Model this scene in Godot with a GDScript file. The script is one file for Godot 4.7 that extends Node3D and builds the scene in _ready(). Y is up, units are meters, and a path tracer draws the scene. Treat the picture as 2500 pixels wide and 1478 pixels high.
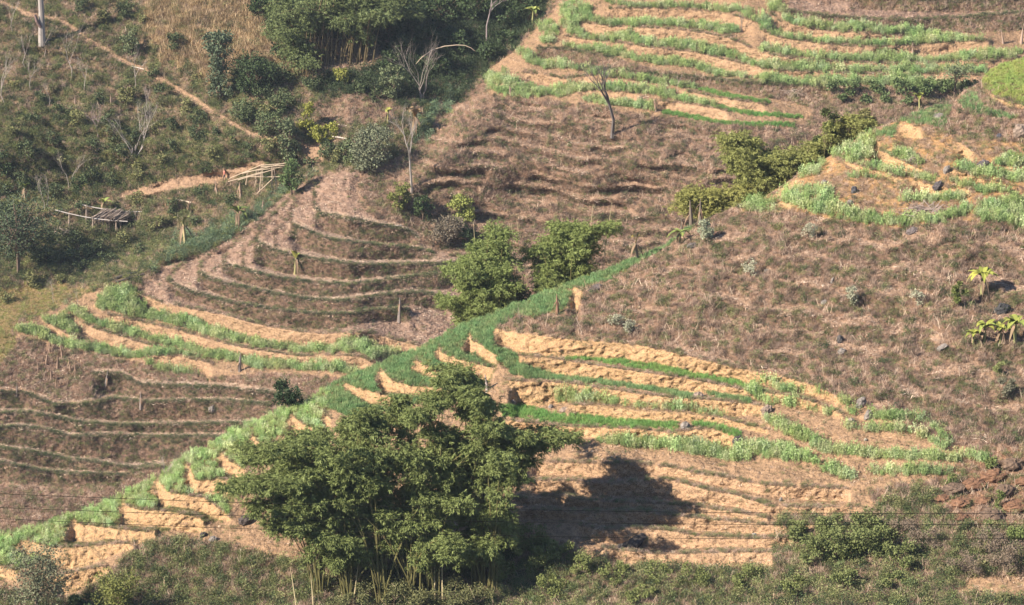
extends Node3D
# A terraced hillside seen through a long lens from across a valley. Two sheets of ground: the near ridge and the
# hillside behind it. Traced lines give directions; the distance comes from the slope each one lies on.
const F := 6018.6
const TH := 0.261799
const CAM := Vector3(0, 120, 0)
const UPV := Vector3(0, 0.9659258, -0.2588190)
const FWV := Vector3(0, -0.2588190, -0.9659258)
var rng := RandomNumberGenerator.new()
var nz := FastNoiseLite.new()
var nf := FastNoiseLite.new()
var mats := {}
var used_names := {}
var near: Sheet
var far_: Sheet
var scat := {}

class Sheet:
	var u0 := -500.0
	var du := 5.0
	var dv := 3.0
	var nu := 720
	var nv := 520
	var top := PackedFloat32Array()
	var last := PackedInt32Array()
	var pos := PackedVector3Array()
	var nrm := PackedVector3Array()
	var col := PackedColorArray()
	var cls := PackedByteArray()
	var bid := PackedInt32Array()
	var gv := 2.2e-4
	func setup() -> void:
		top.resize(nu); last.resize(nu)
		pos.resize(nu * nv); nrm.resize(nu * nv); col.resize(nu * nv); cls.resize(nu * nv); bid.resize(nu * nv)
	func at(u: float, v: float) -> Vector3:
		var fi: float = clampf((u - u0) / du, 0.0, nu - 1.001)
		var i := int(fi)
		var a := fi - i
		var p := _c(i, v)
		return p.lerp(_c(i + 1, v), a)
	func _c(i: int, v: float) -> Vector3:
		var fj: float = clampf((v - top[i]) / dv, 0.0, last[i] - 0.001)
		var j := int(fj)
		var k := i * nv + j
		return pos[k].lerp(pos[k + 1], fj - j)
	func k_of(u: float, v: float) -> int:
		var i: int = clampi(roundi((u - u0) / du), 0, nu - 1)
		var j: int = roundi((v - top[i]) / dv)
		if j < 0 or j >= last[i]: return -1
		return i * nv + j

func pt(u: float, v: float, z: float) -> Vector3:
	return CAM + Vector3((u - 1250.0) / F * z, 0, 0) + UPV * (-(v - 739.0) / F * z) + FWV * z
func depth(p: Vector3) -> float: return (p - CAM).dot(FWV)
func V(a: Array) -> PackedVector2Array:
	var r := PackedVector2Array()
	for k in range(0, a.size(), 2): r.append(Vector2(a[k], a[k + 1]))
	return r
func pl(p: PackedVector2Array, u: float) -> float:
	if u <= p[0].x: return p[0].y
	for k in range(1, p.size()):
		if u <= p[k].x:
			return lerpf(p[k - 1].y, p[k].y, (u - p[k - 1].x) / maxf(p[k].x - p[k - 1].x, 0.001))
	return p[p.size() - 1].y
func crossings(poly: PackedVector2Array, u: float) -> Array:
	var r := []
	var n := poly.size()
	for k in n:
		var a := poly[k]
		var b := poly[(k + 1) % n]
		if (a.x <= u) != (b.x <= u): r.append(a.y + (b.y - a.y) * (u - a.x) / (b.x - a.x))
	r.sort()
	return r
func band(t: Array, b: Array) -> PackedVector2Array:
	var p := V(t)
	var q := V(b)
	q.reverse()
	p.append_array(q)
	return p

# ---------- naming ----------
func numbered(called: String) -> String:
	var n: int = used_names.get(called, 0)
	used_names[called] = n + 1
	return called if n == 0 else "%s_%03d" % [called, n]
func tag(o: Node, label: String, category: String, group := "", kind := "") -> Node:
	o.set_meta("label", label); o.set_meta("category", category)
	if group: o.set_meta("group", group)
	if kind: o.set_meta("kind", kind)
	return o
func thing(called: String, at: Vector3, label: String, category: String, group := "") -> Node3D:
	var o := Node3D.new()
	o.name = numbered(called)
	add_child(o)
	o.position = at
	tag(o, label, category, group)
	return o

# ---------- mesh building ----------
class Acc:
	var v := PackedVector3Array()
	var c := PackedColorArray()
	func tri(a: Vector3, b: Vector3, d: Vector3, k: Color) -> void:
		v.append(a); v.append(b); v.append(d); c.append(k); c.append(k); c.append(k)
	func quad(a: Vector3, b: Vector3, d: Vector3, e: Vector3, k: Color) -> void:
		tri(a, b, d, k); tri(a, d, e, k)
	func tube(p: PackedVector3Array, r: PackedFloat32Array, k: Color, sides := 5) -> void:
		var prev := []
		for i in p.size():
			var d: Vector3 = (p[mini(i + 1, p.size() - 1)] - p[maxi(i - 1, 0)]).normalized()
			var x := d.cross(Vector3(0.31, 0.2, 0.93)).normalized()
			var y := d.cross(x)
			var ring := []
			for s in sides:
				var a := TAU * s / sides
				ring.append(p[i] + (x * cos(a) + y * sin(a)) * r[i])
			if prev:
				for s in sides:
					var t := (s + 1) % sides
					quad(prev[s], ring[s], ring[t], prev[t], k)
			prev = ring
	func stick(a: Vector3, b: Vector3, ra: float, rb: float, k: Color, sides := 4) -> void:
		tube(PackedVector3Array([a, b]), PackedFloat32Array([ra, rb]), k, sides)
	func leaf(p: Vector3, d: Vector3, w: Vector3, k: Color) -> void:
		var m := p + d * 0.45
		v.append(p); v.append(m + w); v.append(p + d); v.append(p); v.append(p + d); v.append(m - w)
		for q in 6: c.append(k)
	func mesh() -> ArrayMesh:
		var m := ArrayMesh.new()
		var a := []
		a.resize(Mesh.ARRAY_MAX)
		a[Mesh.ARRAY_VERTEX] = v
		a[Mesh.ARRAY_COLOR] = c
		m.add_surface_from_arrays(Mesh.PRIMITIVE_TRIANGLES, a)
		return m

func put(called: String, m: Mesh, mat: Material, parent: Node) -> MeshInstance3D:
	var o := MeshInstance3D.new()
	o.name = called
	o.mesh = m
	o.material_override = mat
	parent.add_child(o, true)
	return o
func rv() -> Vector3: return Vector3(rng.randfn(), rng.randfn(), rng.randfn()).normalized()
func rr(a: float, b: float) -> float: return rng.randf_range(a, b)
func mixc(a: Color, b: Color, t: float) -> Color: return a.lerp(b, t)

func grain(seed_: int, freq: float, lo: float, hi: float, pits: float) -> ImageTexture:
	var n := FastNoiseLite.new()
	n.seed = seed_; n.frequency = freq; n.fractal_octaves = 5
	var a := n.get_seamless_image(512, 512)
	n.seed = seed_ + 7; n.frequency = freq * 4.0; n.fractal_octaves = 2
	var b := n.get_seamless_image(512, 512)
	var im := Image.create(512, 512, false, Image.FORMAT_RGB8)
	for y in 512:
		for x in 512:
			var g := lerpf(lo, hi, a.get_pixel(x, y).r)
			if b.get_pixel(x, y).r < 0.36: g *= pits
			im.set_pixel(x, y, Color(g, g, g))
	im.generate_mipmaps()
	return ImageTexture.create_from_image(im)
func bumps(seed_: int, freq: float, strength: float) -> ImageTexture:
	var n := FastNoiseLite.new()
	n.seed = seed_; n.frequency = freq; n.fractal_octaves = 4
	var a := n.get_seamless_image(512, 512)
	a.convert(Image.FORMAT_RGBA8)
	a.bump_map_to_normal_map(strength)
	return ImageTexture.create_from_image(a)
func make_materials() -> void:
	for d in [["ground", 3, 0.02, 0.72, 1.0, 0.72, 0.14], ["clay", 11, 0.03, 0.78, 1.0, 0.62, 0.13]]:
		var m := StandardMaterial3D.new()
		m.vertex_color_use_as_albedo = true
		m.roughness = 0.95
		m.metallic_specular = 0.15
		m.albedo_texture = grain(d[1], d[2], d[3], d[4], d[5])
		m.normal_enabled = true
		m.normal_texture = bumps(d[1] + 40, 0.03, 9.0)
		m.normal_scale = 1.2
		m.uv1_triplanar = true
		m.uv1_world_triplanar = true
		m.uv1_scale = Vector3.ONE * d[6]
		mats[d[0]] = m
	for d in [["leaf", 0.6, 0.26], ["grass", 0.85, 0.24], ["wood", 0.9, 0.0], ["rock", 0.9, 0.0], ["cloth", 0.9, 0.0]]:
		var m := StandardMaterial3D.new()
		m.vertex_color_use_as_albedo = true
		m.roughness = d[1]
		m.metallic_specular = 0.25
		m.cull_mode = BaseMaterial3D.CULL_DISABLED
		if d[2] > 0.0:
			m.backlight_enabled = true
			m.backlight = Color(d[2], d[2], d[2] * 0.5)
		mats[d[0]] = m
	var r: StandardMaterial3D = mats.rock
	r.albedo_texture = grain(23, 0.02, 0.55, 1.0, 0.75)
	r.normal_enabled = true
	r.normal_texture = bumps(61, 0.03, 10.0)
	r.uv1_triplanar = true
	r.uv1_world_triplanar = true
	r.uv1_scale = Vector3.ONE * 0.3
# ---------- traced lines, in pixels of the photograph ----------
const CREST := [-240, 1375, 0, 1305, 90, 1286, 180, 1258, 260, 1228, 340, 1192, 400, 1152, 450, 1120, 510, 1095, 560, 1058, 620, 1028, 700, 998, 790, 955, 830, 926, 900, 902, 950, 880, 1020, 853, 1100, 808, 1160, 783, 1230, 758, 1310, 722, 1400, 692, 1500, 652, 1600, 611, 1650, 585, 1690, 551, 1740, 525, 1800, 503, 1850, 488, 1880, 474, 1950, 425, 2010, 392, 2050, 362, 2100, 333, 2140, 313, 2200, 291, 2240, 268, 2290, 256, 2330, 246, 2345, 230, 2370, 212, 2395, 199, 2410, 176, 2450, 154, 2500, 139, 2740, 64]
# banks: [kind, upper edge, lower edge]; o = bare orange clay, s = orange soil, g = grassy
const BANKS_NEAR := [
	["o", [1205, 800, 1240, 810, 1300, 818, 1400, 830, 1500, 837, 1570, 845, 1650, 862, 1740, 885, 1840, 908, 1900, 915, 2000, 945, 2060, 975], [1203, 838, 1235, 844, 1270, 866, 1380, 874, 1510, 880, 1600, 893, 1700, 913, 1790, 930, 1840, 938, 1900, 945, 2000, 970, 2060, 990]],
	["o", [1268, 868, 1330, 873, 1380, 880, 1450, 892, 1560, 908, 1660, 922, 1720, 932, 1800, 950, 1850, 958, 1930, 966, 2000, 986, 2060, 1012], [1266, 882, 1300, 896, 1372, 918, 1420, 923, 1500, 931, 1560, 941, 1640, 952, 1690, 960, 1720, 960, 1790, 966, 1850, 976, 1930, 990, 2000, 1006, 2060, 1024]],
	["o", [1238, 928, 1260, 932, 1340, 934, 1400, 938, 1480, 950, 1560, 962, 1640, 971, 1700, 975, 1760, 979, 1850, 990, 1880, 994], [1244, 968, 1258, 992, 1340, 990, 1400, 980, 1500, 992, 1580, 1000, 1660, 1002, 1750, 1014, 1790, 1018, 1850, 1012, 1880, 1010]],
	["o", [1385, 990, 1450, 988, 1520, 994, 1600, 1003, 1700, 1008, 1770, 1022, 1830, 1040, 1880, 1052], [1395, 1012, 1450, 1014, 1500, 1024, 1580, 1024, 1650, 1027, 1720, 1030, 1790, 1042, 1830, 1052, 1880, 1062]],
	["o", [1225, 1026, 1300, 1034, 1380, 1043, 1480, 1046, 1560, 1048, 1630, 1058, 1700, 1050, 1760, 1050, 1800, 1066], [1225, 1050, 1300, 1058, 1400, 1068, 1460, 1070, 1530, 1076, 1600, 1084, 1680, 1078, 1740, 1086, 1785, 1098]],
	["o", [1148, 806, 1152, 832, 1180, 845, 1212, 868], [1123, 853, 1160, 862, 1185, 880, 1212, 892]],
	["o", [1070, 838, 1080, 862, 1130, 880, 1200, 898, 1206, 902], [1054, 873, 1090, 886, 1140, 905, 1186, 934, 1200, 915]],
	["o", [1013, 877, 1040, 893, 1070, 900, 1100, 908, 1130, 914], [1002, 900, 1030, 912, 1060, 922, 1110, 924, 1135, 918]],
	["o", [927, 894, 945, 911, 960, 930, 1000, 941, 1060, 946, 1085, 951], [911, 934, 935, 955, 980, 960, 1040, 967, 1085, 968]],
	["o", [841, 934, 870, 945, 920, 960, 960, 972, 990, 976], [836, 951, 845, 952, 880, 974, 905, 986, 950, 987, 990, 982]],
	["o", [785, 1002, 795, 1012, 808, 1024], [784, 1030, 796, 1044, 808, 1050]],
	["o", [711, 1010, 740, 1036, 770, 1050, 800, 1062], [696, 1044, 720, 1066, 760, 1080, 800, 1090]],
	["o", [612, 1056, 626, 1076, 650, 1086], [603, 1098, 626, 1112, 650, 1112]],
	["o", [539, 1096, 548, 1115, 565, 1130, 600, 1148], [529, 1120, 537, 1144, 560, 1163, 600, 1172]],
	["o", [456, 1130, 468, 1150, 472, 1168, 482, 1173, 520, 1173, 570, 1170], [442, 1160, 455, 1194, 470, 1204, 520, 1208, 570, 1204]],
	["o", [382, 1158, 395, 1185, 410, 1203, 450, 1209, 500, 1217, 530, 1238, 565, 1266], [365, 1197, 380, 1217, 385, 1236, 420, 1237, 460, 1240, 500, 1254, 540, 1272, 565, 1276]],
	["o", [300, 1217, 310, 1236, 340, 1246, 400, 1249, 450, 1257, 482, 1262, 505, 1278], [286, 1247, 292, 1279, 340, 1285, 390, 1287, 440, 1295, 480, 1303, 505, 1296]],
	["o", [182, 1264, 190, 1280, 240, 1286, 300, 1294, 360, 1299, 382, 1296], [148, 1317, 180, 1323, 220, 1325, 260, 1315, 300, 1320, 335, 1330, 382, 1312]],
	["o", [51, 1315, 60, 1318, 85, 1326, 118, 1336, 150, 1338, 220, 1334, 300, 1328, 335, 1326], [37, 1343, 60, 1352, 115, 1360, 130, 1384, 180, 1392, 220, 1379, 280, 1354, 335, 1338]],
	["o", [-60, 1372, 0, 1382, 38, 1394], [-60, 1400, 0, 1409, 36, 1419]],
	["o", [118, 1416, 160, 1402, 230, 1388, 262, 1382], [128, 1442, 160, 1455, 200, 1438, 262, 1402]],
	["o", [1398, 698, 1424, 712], [1380, 756, 1412, 758]],
	["s", [1290, 1128, 1400, 1131, 1500, 1134, 1560, 1135, 1650, 1143, 1700, 1158, 1760, 1164, 1850, 1184, 1960, 1190, 2080, 1196], [1290, 1160, 1400, 1162, 1500, 1168, 1560, 1162, 1620, 1158, 1680, 1170, 1740, 1184, 1850, 1206, 1960, 1220, 2080, 1226]],
	["s", [1280, 1176, 1400, 1175, 1450, 1178, 1500, 1183, 1560, 1176, 1620, 1172, 1680, 1183, 1730, 1198, 1800, 1210, 1880, 1237, 1960, 1240, 2100, 1238], [1280, 1200, 1340, 1200, 1430, 1208, 1490, 1212, 1560, 1214, 1640, 1216, 1700, 1224, 1800, 1240, 1880, 1255, 2000, 1262, 2100, 1256]],
	["s", [1250, 1222, 1320, 1212, 1360, 1210, 1430, 1224, 1490, 1227, 1560, 1228, 1640, 1232, 1700, 1238, 1800, 1252, 1880, 1268], [1250, 1234, 1330, 1234, 1440, 1242, 1560, 1240, 1640, 1248, 1700, 1254, 1800, 1264, 1880, 1274]],
	["s", [1240, 1247, 1330, 1246, 1440, 1254, 1560, 1250, 1640, 1260, 1700, 1266, 1800, 1276, 1880, 1284, 1990, 1280], [1240, 1268, 1400, 1270, 1480, 1284, 1560, 1278, 1620, 1284, 1700, 1296, 1800, 1302, 1900, 1306, 1990, 1298]],
	["s", [1400, 1280, 1480, 1296, 1560, 1292, 1620, 1294, 1700, 1309, 1850, 1316, 1960, 1312], [1400, 1306, 1500, 1330, 1600, 1340, 1700, 1338, 1800, 1336, 1880, 1338, 1960, 1330]],
	["s", [1470, 1338, 1600, 1354, 1700, 1352, 1800, 1349, 1890, 1350], [1470, 1356, 1530, 1378, 1650, 1379, 1760, 1381, 1890, 1386]],
	["o", [2188, 303, 2220, 305, 2252, 312], [2182, 332, 2220, 338, 2252, 337]],
	["o", [2137, 313, 2150, 368, 2200, 392, 2260, 420, 2292, 432], [2118, 350, 2138, 400, 2190, 416, 2240, 426, 2292, 448]],
	["o", [2066, 390, 2085, 402, 2120, 412, 2175, 428, 2210, 440], [2060, 400, 2085, 414, 2120, 424, 2175, 440, 2210, 448]],
	["o", [2322, 412, 2360, 425, 2410, 440, 2460, 450], [2316, 428, 2360, 442, 2410, 456, 2460, 464]],
	["o", [2228, 440, 2270, 450, 2310, 458, 2370, 464], [2222, 458, 2270, 474, 2310, 478, 2370, 474]],
	["o", [2330, 345, 2350, 350, 2378, 372], [2330, 365, 2350, 385, 2378, 396]],
	["o", [1886, 478, 1920, 452, 1955, 428], [1882, 492, 1920, 470, 1955, 446]],
	["o", [1906, 492, 1930, 492], [1894, 508, 1934, 508]],
	["o", [2430, 400, 2470, 408, 2560, 412], [2430, 412, 2470, 420, 2560, 424]],
	["o", [2440, 505, 2500, 520, 2560, 520], [2440, 520, 2500, 534, 2560, 534]],
	["o", [2030, 396, 2042, 368], [2014, 432, 2036, 400]],
	["o", [2404, 212, 2430, 238, 2470, 253, 2560, 262], [2404, 224, 2430, 248, 2470, 262, 2560, 272]],
]
const BANKS_FAR := [
	["d", [768, 505, 785, 527, 840, 535, 900, 547, 960, 558, 1000, 570, 1020, 580], [764, 540, 790, 562, 850, 580, 920, 592, 980, 596, 1020, 598]],
	["d", [713, 550, 743, 563, 779, 578, 820, 589, 877, 594, 929, 600, 993, 605, 1031, 611, 1057, 617], [700, 575, 740, 605, 790, 622, 830, 631, 900, 634, 1000, 634, 1057, 631]],
	["d", [622, 589, 646, 604, 671, 614, 715, 626, 774, 635, 838, 644, 890, 649, 954, 648, 1031, 647, 1095, 645, 1130, 646], [620, 640, 645, 652, 697, 667, 774, 676, 838, 682, 890, 679, 980, 670, 1083, 664, 1130, 664]],
	["d", [542, 645, 580, 656, 620, 667, 671, 679, 748, 690, 851, 697, 903, 692, 980, 679, 1057, 670, 1130, 671], [538, 664, 580, 685, 620, 698, 671, 707, 736, 720, 800, 724, 851, 721, 916, 711, 1006, 704, 1130, 707]],
	["d", [483, 666, 514, 684, 578, 701, 620, 708, 671, 719, 748, 731, 826, 738, 877, 731, 929, 722, 993, 715, 1057, 720, 1110, 735], [478, 690, 514, 710, 560, 728, 620, 742, 659, 750, 723, 758, 800, 761, 877, 757, 929, 749, 1006, 745, 1057, 754, 1110, 765]],
	["d", [409, 686, 450, 710, 514, 728, 560, 740, 620, 748, 671, 757, 723, 763, 800, 769, 851, 767, 890, 760, 967, 754, 1000, 758], [406, 708, 450, 733, 514, 752, 560, 764, 620, 784, 671, 796, 723, 801, 800, 805, 851, 798, 877, 790, 929, 784, 1000, 786]],
	["s", [334, 712, 345, 720, 386, 737, 437, 748, 489, 758, 553, 771, 620, 790, 646, 795, 723, 809, 787, 816, 839, 813, 890, 812, 923, 818, 941, 823, 993, 838, 1030, 846], [331, 732, 360, 757, 437, 772, 489, 788, 591, 824, 640, 831, 671, 839, 723, 849, 800, 844, 851, 834, 903, 834, 929, 849, 980, 865, 1030, 868]],
	["s", [245, 767, 283, 772, 360, 790, 437, 808, 489, 824, 566, 844, 640, 858, 723, 870, 800, 869, 877, 870, 905, 884], [238, 786, 270, 790, 309, 801, 386, 826, 437, 837, 476, 852, 540, 862, 640, 880, 710, 891, 813, 885, 839, 893, 905, 900]],
	["s", [160, 762, 190, 785, 240, 806, 300, 823, 350, 839, 378, 845], [158, 768, 178, 802, 240, 830, 270, 844, 310, 858, 378, 852]],
	["s", [104, 783, 130, 797, 165, 817, 192, 822], [104, 798, 135, 816, 170, 834, 192, 834]],
	["s", [358, 866, 430, 870, 510, 886, 518, 890], [362, 884, 430, 900, 490, 908, 512, 934]],
	["d", [224, 914, 296, 916, 334, 940, 411, 945, 540, 948, 640, 959, 740, 968], [224, 960, 296, 964, 347, 973, 430, 971, 553, 970, 660, 980, 740, 984]],
	["d", [-100, 956, 60, 961, 130, 991, 200, 991, 280, 975, 347, 983, 430, 981, 553, 981, 660, 990], [-100, 994, 0, 997, 70, 998, 123, 1007, 200, 1022, 300, 1028, 450, 1026, 660, 1022]],
	["d", [-100, 1006, 0, 1009, 70, 1010, 123, 1019, 200, 1034, 300, 1040, 450, 1038, 620, 1036], [-100, 1038, 50, 1032, 110, 1039, 170, 1056, 260, 1053, 420, 1057, 620, 1054]],
	["d", [-100, 1050, 50, 1044, 110, 1051, 170, 1068, 260, 1065, 420, 1069, 560, 1068], [-100, 1074, 60, 1090, 120, 1102, 175, 1114, 231, 1118, 321, 1130, 420, 1124, 560, 1100]],
	["d", [-100, 1086, 60, 1102, 120, 1114, 175, 1126, 231, 1130, 321, 1144, 400, 1140], [-100, 1112, 0, 1118, 64, 1133, 108, 1141, 180, 1147, 300, 1152, 400, 1150]],
	["d", [-100, 1124, 0, 1130, 64, 1145, 108, 1153, 180, 1159, 310, 1162], [-100, 1168, 60, 1178, 200, 1188, 310, 1180]],
	["s", [1480, 22, 1560, 20, 1640, 22, 1720, 27, 1800, 40, 1840, 52], [1478, 42, 1540, 50, 1600, 48, 1680, 50, 1740, 54, 1780, 60, 1835, 78]],
	["s", [1408, 50, 1430, 56, 1500, 66, 1570, 68, 1650, 72, 1720, 82, 1780, 94, 1830, 116, 1880, 128], [1408, 62, 1430, 78, 1470, 89, 1510, 85, 1540, 80, 1600, 94, 1660, 100, 1720, 103, 1765, 116, 1790, 134, 1880, 158]],
	["s", [1380, 88, 1420, 96, 1480, 102, 1520, 107, 1570, 114, 1640, 122, 1700, 129, 1740, 139, 1800, 152, 1870, 167], [1374, 109, 1400, 112, 1445, 119, 1480, 117, 1510, 121, 1545, 134, 1600, 140, 1680, 145, 1720, 156, 1740, 165, 1780, 182, 1870, 184]],
	["s", [1275, 178, 1320, 183, 1380, 192, 1450, 184], [1277, 192, 1330, 208, 1370, 212, 1450, 200]],
	["s", [1410, 216, 1480, 222, 1560, 229], [1418, 231, 1490, 239, 1560, 246]],
	["s", [1655, 220, 1740, 236, 1800, 246, 1870, 256], [1670, 238, 1760, 254, 1800, 268, 1870, 275]],
	["s", [1600, 247, 1660, 252, 1720, 260, 1780, 272], [1615, 263, 1680, 278, 1750, 291, 1780, 292]],
	["s", [1878, 28, 1900, 50, 1950, 62, 2000, 72, 2060, 79, 2130, 82, 2200, 87], [1878, 62, 1920, 78, 1980, 88, 2060, 95, 2130, 98, 2200, 96]],
	["s", [1855, 74, 1900, 91, 1950, 99, 2010, 108, 2070, 113, 2140, 116, 2220, 111, 2300, 104, 2420, 99], [1855, 104, 1900, 115, 1950, 128, 2020, 132, 2100, 134, 2180, 134, 2240, 138, 2300, 128, 2420, 118]],
	["s", [1860, 130, 1930, 142, 2000, 148, 2080, 152, 2160, 156, 2240, 154, 2320, 152, 2420, 150, 2500, 142], [1860, 148, 1930, 158, 2000, 163, 2080, 167, 2160, 169, 2240, 167, 2330, 164, 2420, 164, 2500, 158]],
	["s", [1860, 170, 1940, 175, 2020, 177, 2100, 180, 2200, 184, 2300, 180, 2390, 184], [1860, 186, 1930, 192, 2000, 194, 2080, 194, 2160, 193, 2250, 197, 2330, 195, 2390, 194]],
	["g", [1930, 28, 1990, 38, 2080, 45, 2200, 50, 2330, 45, 2500, 30, 2700, 20], [1920, 36, 1990, 50, 2050, 60, 2200, 68, 2330, 82, 2500, 72, 2700, 60]],
	["g", [2080, -8, 2200, 0, 2330, 4, 2500, 0, 2700, -10], [2080, 20, 2200, 26, 2330, 30, 2500, 24, 2700, 10]],
	["g", [1400, 160, 1500, 172, 1640, 188, 1760, 196, 1900, 208, 2040, 212], [1400, 168, 1500, 190, 1640, 208, 1760, 222, 1900, 238, 2040, 240]],
	["g", [1310, 118, 1370, 120, 1430, 128, 1500, 142], [1300, 142, 1370, 144, 1430, 158, 1500, 160]],
]
# crops: [kind, upper edge, lower edge] of each planted bed; b = leafy, w = young cereal, g = bright short, y = yellow-green field
const CROPS_NEAR := [
	["g", [1380, 868, 1510, 872, 1600, 885, 1700, 905, 1790, 922, 1842, 940], [1380, 876, 1450, 881, 1550, 899, 1650, 915, 1750, 932, 1800, 942, 1842, 956]],
	["w", [1268, 884, 1300, 892, 1372, 912, 1420, 917, 1500, 925, 1560, 935, 1640, 946, 1695, 958], [1250, 912, 1300, 924, 1400, 931, 1500, 941, 1600, 956, 1680, 972, 1695, 976]],
	["w", [1728, 948, 1760, 955, 1832, 966], [1728, 962, 1760, 972, 1832, 984]],
	["b", [1352, 955, 1390, 946, 1430, 950, 1500, 968, 1560, 983, 1640, 983, 1700, 986, 1760, 1000, 1784, 1010], [1360, 984, 1400, 986, 1450, 984, 1500, 988, 1560, 996, 1650, 1002, 1740, 1014, 1784, 1022]],
	["g", [1215, 985, 1290, 985, 1340, 1005, 1450, 1010, 1530, 1020, 1570, 1020, 1655, 1026], [1225, 1014, 1300, 1026, 1350, 1034, 1450, 1041, 1530, 1044, 1600, 1044, 1640, 1052, 1655, 1050]],
	["g", [1690, 1022, 1750, 1030, 1808, 1050], [1692, 1038, 1750, 1046, 1808, 1072]],
	["b", [1450, 1066, 1530, 1060, 1600, 1070, 1680, 1066, 1750, 1085, 1830, 1104], [1450, 1080, 1530, 1092, 1620, 1098, 1700, 1112, 1780, 1128, 1830, 1128]],
	["b", [1818, 948, 1840, 925, 1870, 958, 1885, 980], [1830, 965, 1860, 985, 1880, 992, 1890, 990]],
	["b", [1862, 918, 1880, 918, 1905, 930, 1940, 945], [1866, 934, 1895, 955, 1915, 960, 1944, 958]],
	["b", [1958, 942, 1990, 945, 2020, 960], [1956, 952, 1990, 962, 2022, 968]],
	["b", [2056, 968, 2075, 980, 2094, 1008], [2058, 985, 2076, 1010, 2096, 1024]],
	["b", [1888, 970, 1940, 974, 1990, 992, 2040, 1004], [1890, 984, 1950, 994, 1990, 1006, 2044, 1018]],
	["b", [2128, 1012, 2160, 1000, 2220, 1004, 2262, 1018], [2130, 1026, 2170, 1028, 2220, 1028, 2264, 1034]],
	["b", [2262, 1020, 2290, 1035, 2318, 1070], [2262, 1036, 2288, 1056, 2322, 1094]],
	["b", [1868, 1010, 1920, 1020, 1970, 1050, 2010, 1072, 2060, 1090, 2120, 1094, 2220, 1098, 2345, 1106], [1866, 1036, 1910, 1058, 1960, 1082, 2000, 1106, 2060, 1112, 2120, 1120, 2220, 1124, 2340, 1128]],
	["b", [2062, 1034, 2120, 1040, 2220, 1042, 2258, 1056, 2312, 1082], [2062, 1048, 2120, 1054, 2220, 1056, 2258, 1076, 2308, 1098]],
	["b", [1800, 1085, 1860, 1068, 1900, 1080, 1960, 1100, 1998, 1112], [1805, 1110, 1860, 1120, 1900, 1122, 1960, 1132, 1996, 1136]],
	["b", [2008, 1128, 2040, 1130, 2085, 1160], [2008, 1150, 2040, 1164, 2085, 1178]],
	["b", [2128, 1140, 2180, 1138, 2240, 1130, 2322, 1148], [2130, 1158, 2180, 1164, 2240, 1162, 2318, 1160]],
	["b", [2356, 1100, 2410, 1108], [2356, 1118, 2410, 1128]],
	["y", [2398, 195, 2410, 172, 2450, 150, 2500, 138, 2700, 70], [2402, 210, 2430, 234, 2470, 249, 2500, 255, 2700, 262]],
	["w", [2348, 232, 2370, 216, 2386, 224, 2394, 246, 2420, 262, 2478, 276], [2344, 252, 2362, 268, 2400, 280, 2480, 290, 2480, 290]],
	["w", [2204, 292, 2232, 270, 2290, 254, 2326, 252], [2204, 296, 2240, 302, 2284, 306, 2300, 318, 2318, 268]],
	["w", [2140, 316, 2165, 304, 2190, 298], [2140, 332, 2165, 334, 2182, 334]],
	["b", [2034, 372, 2090, 334, 2132, 316, 2136, 340], [2036, 384, 2080, 400, 2122, 396, 2132, 372]],
	["b", [2160, 362, 2212, 352, 2246, 386], [2168, 378, 2228, 404, 2256, 406]],
	["b", [2082, 386, 2130, 392, 2170, 405, 2202, 420], [2080, 400, 2130, 412, 2180, 428, 2204, 434]],
	["b", [2068, 418, 2090, 416, 2172, 430], [2070, 438, 2090, 434, 2172, 440]],
	["b", [2200, 410, 2260, 425, 2280, 438], [2204, 424, 2250, 442, 2278, 446]],
	["b", [2330, 393, 2360, 398, 2400, 405, 2434, 410], [2332, 408, 2380, 432, 2416, 436, 2434, 436]],
	["b", [2428, 382, 2460, 376, 2560, 384], [2430, 402, 2470, 408, 2560, 410]],
	["b", [2438, 416, 2500, 414, 2560, 414], [2440, 438, 2500, 444, 2560, 444]],
	["b", [2318, 430, 2350, 436, 2386, 450], [2320, 442, 2350, 456, 2386, 462]],
	["b", [2376, 452, 2420, 444, 2464, 450], [2378, 474, 2420, 474, 2462, 472]],
	["b", [2190, 478, 2240, 474, 2300, 470, 2358, 464], [2190, 492, 2240, 494, 2300, 494, 2356, 488]],
	["b", [1902, 480, 1932, 452, 1990, 444, 2022, 458, 2046, 488, 2080, 502, 2140, 520, 2200, 526, 2260, 526, 2320, 512, 2376, 492], [1908, 494, 1960, 514, 2030, 530, 2090, 545, 2150, 553, 2220, 554, 2280, 549, 2340, 530, 2378, 522]],
	["b", [2380, 500, 2402, 488, 2440, 482, 2500, 474, 2560, 474], [2382, 530, 2402, 542, 2440, 546, 2500, 556, 2560, 556]],
	["b", [1954, 426, 1962, 408, 2010, 386, 2022, 388], [1956, 434, 1980, 436, 2004, 418, 2022, 398]],
	["b", [1800, 498, 1850, 476, 1892, 486], [1802, 512, 1850, 520, 1892, 518]],
]
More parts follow.
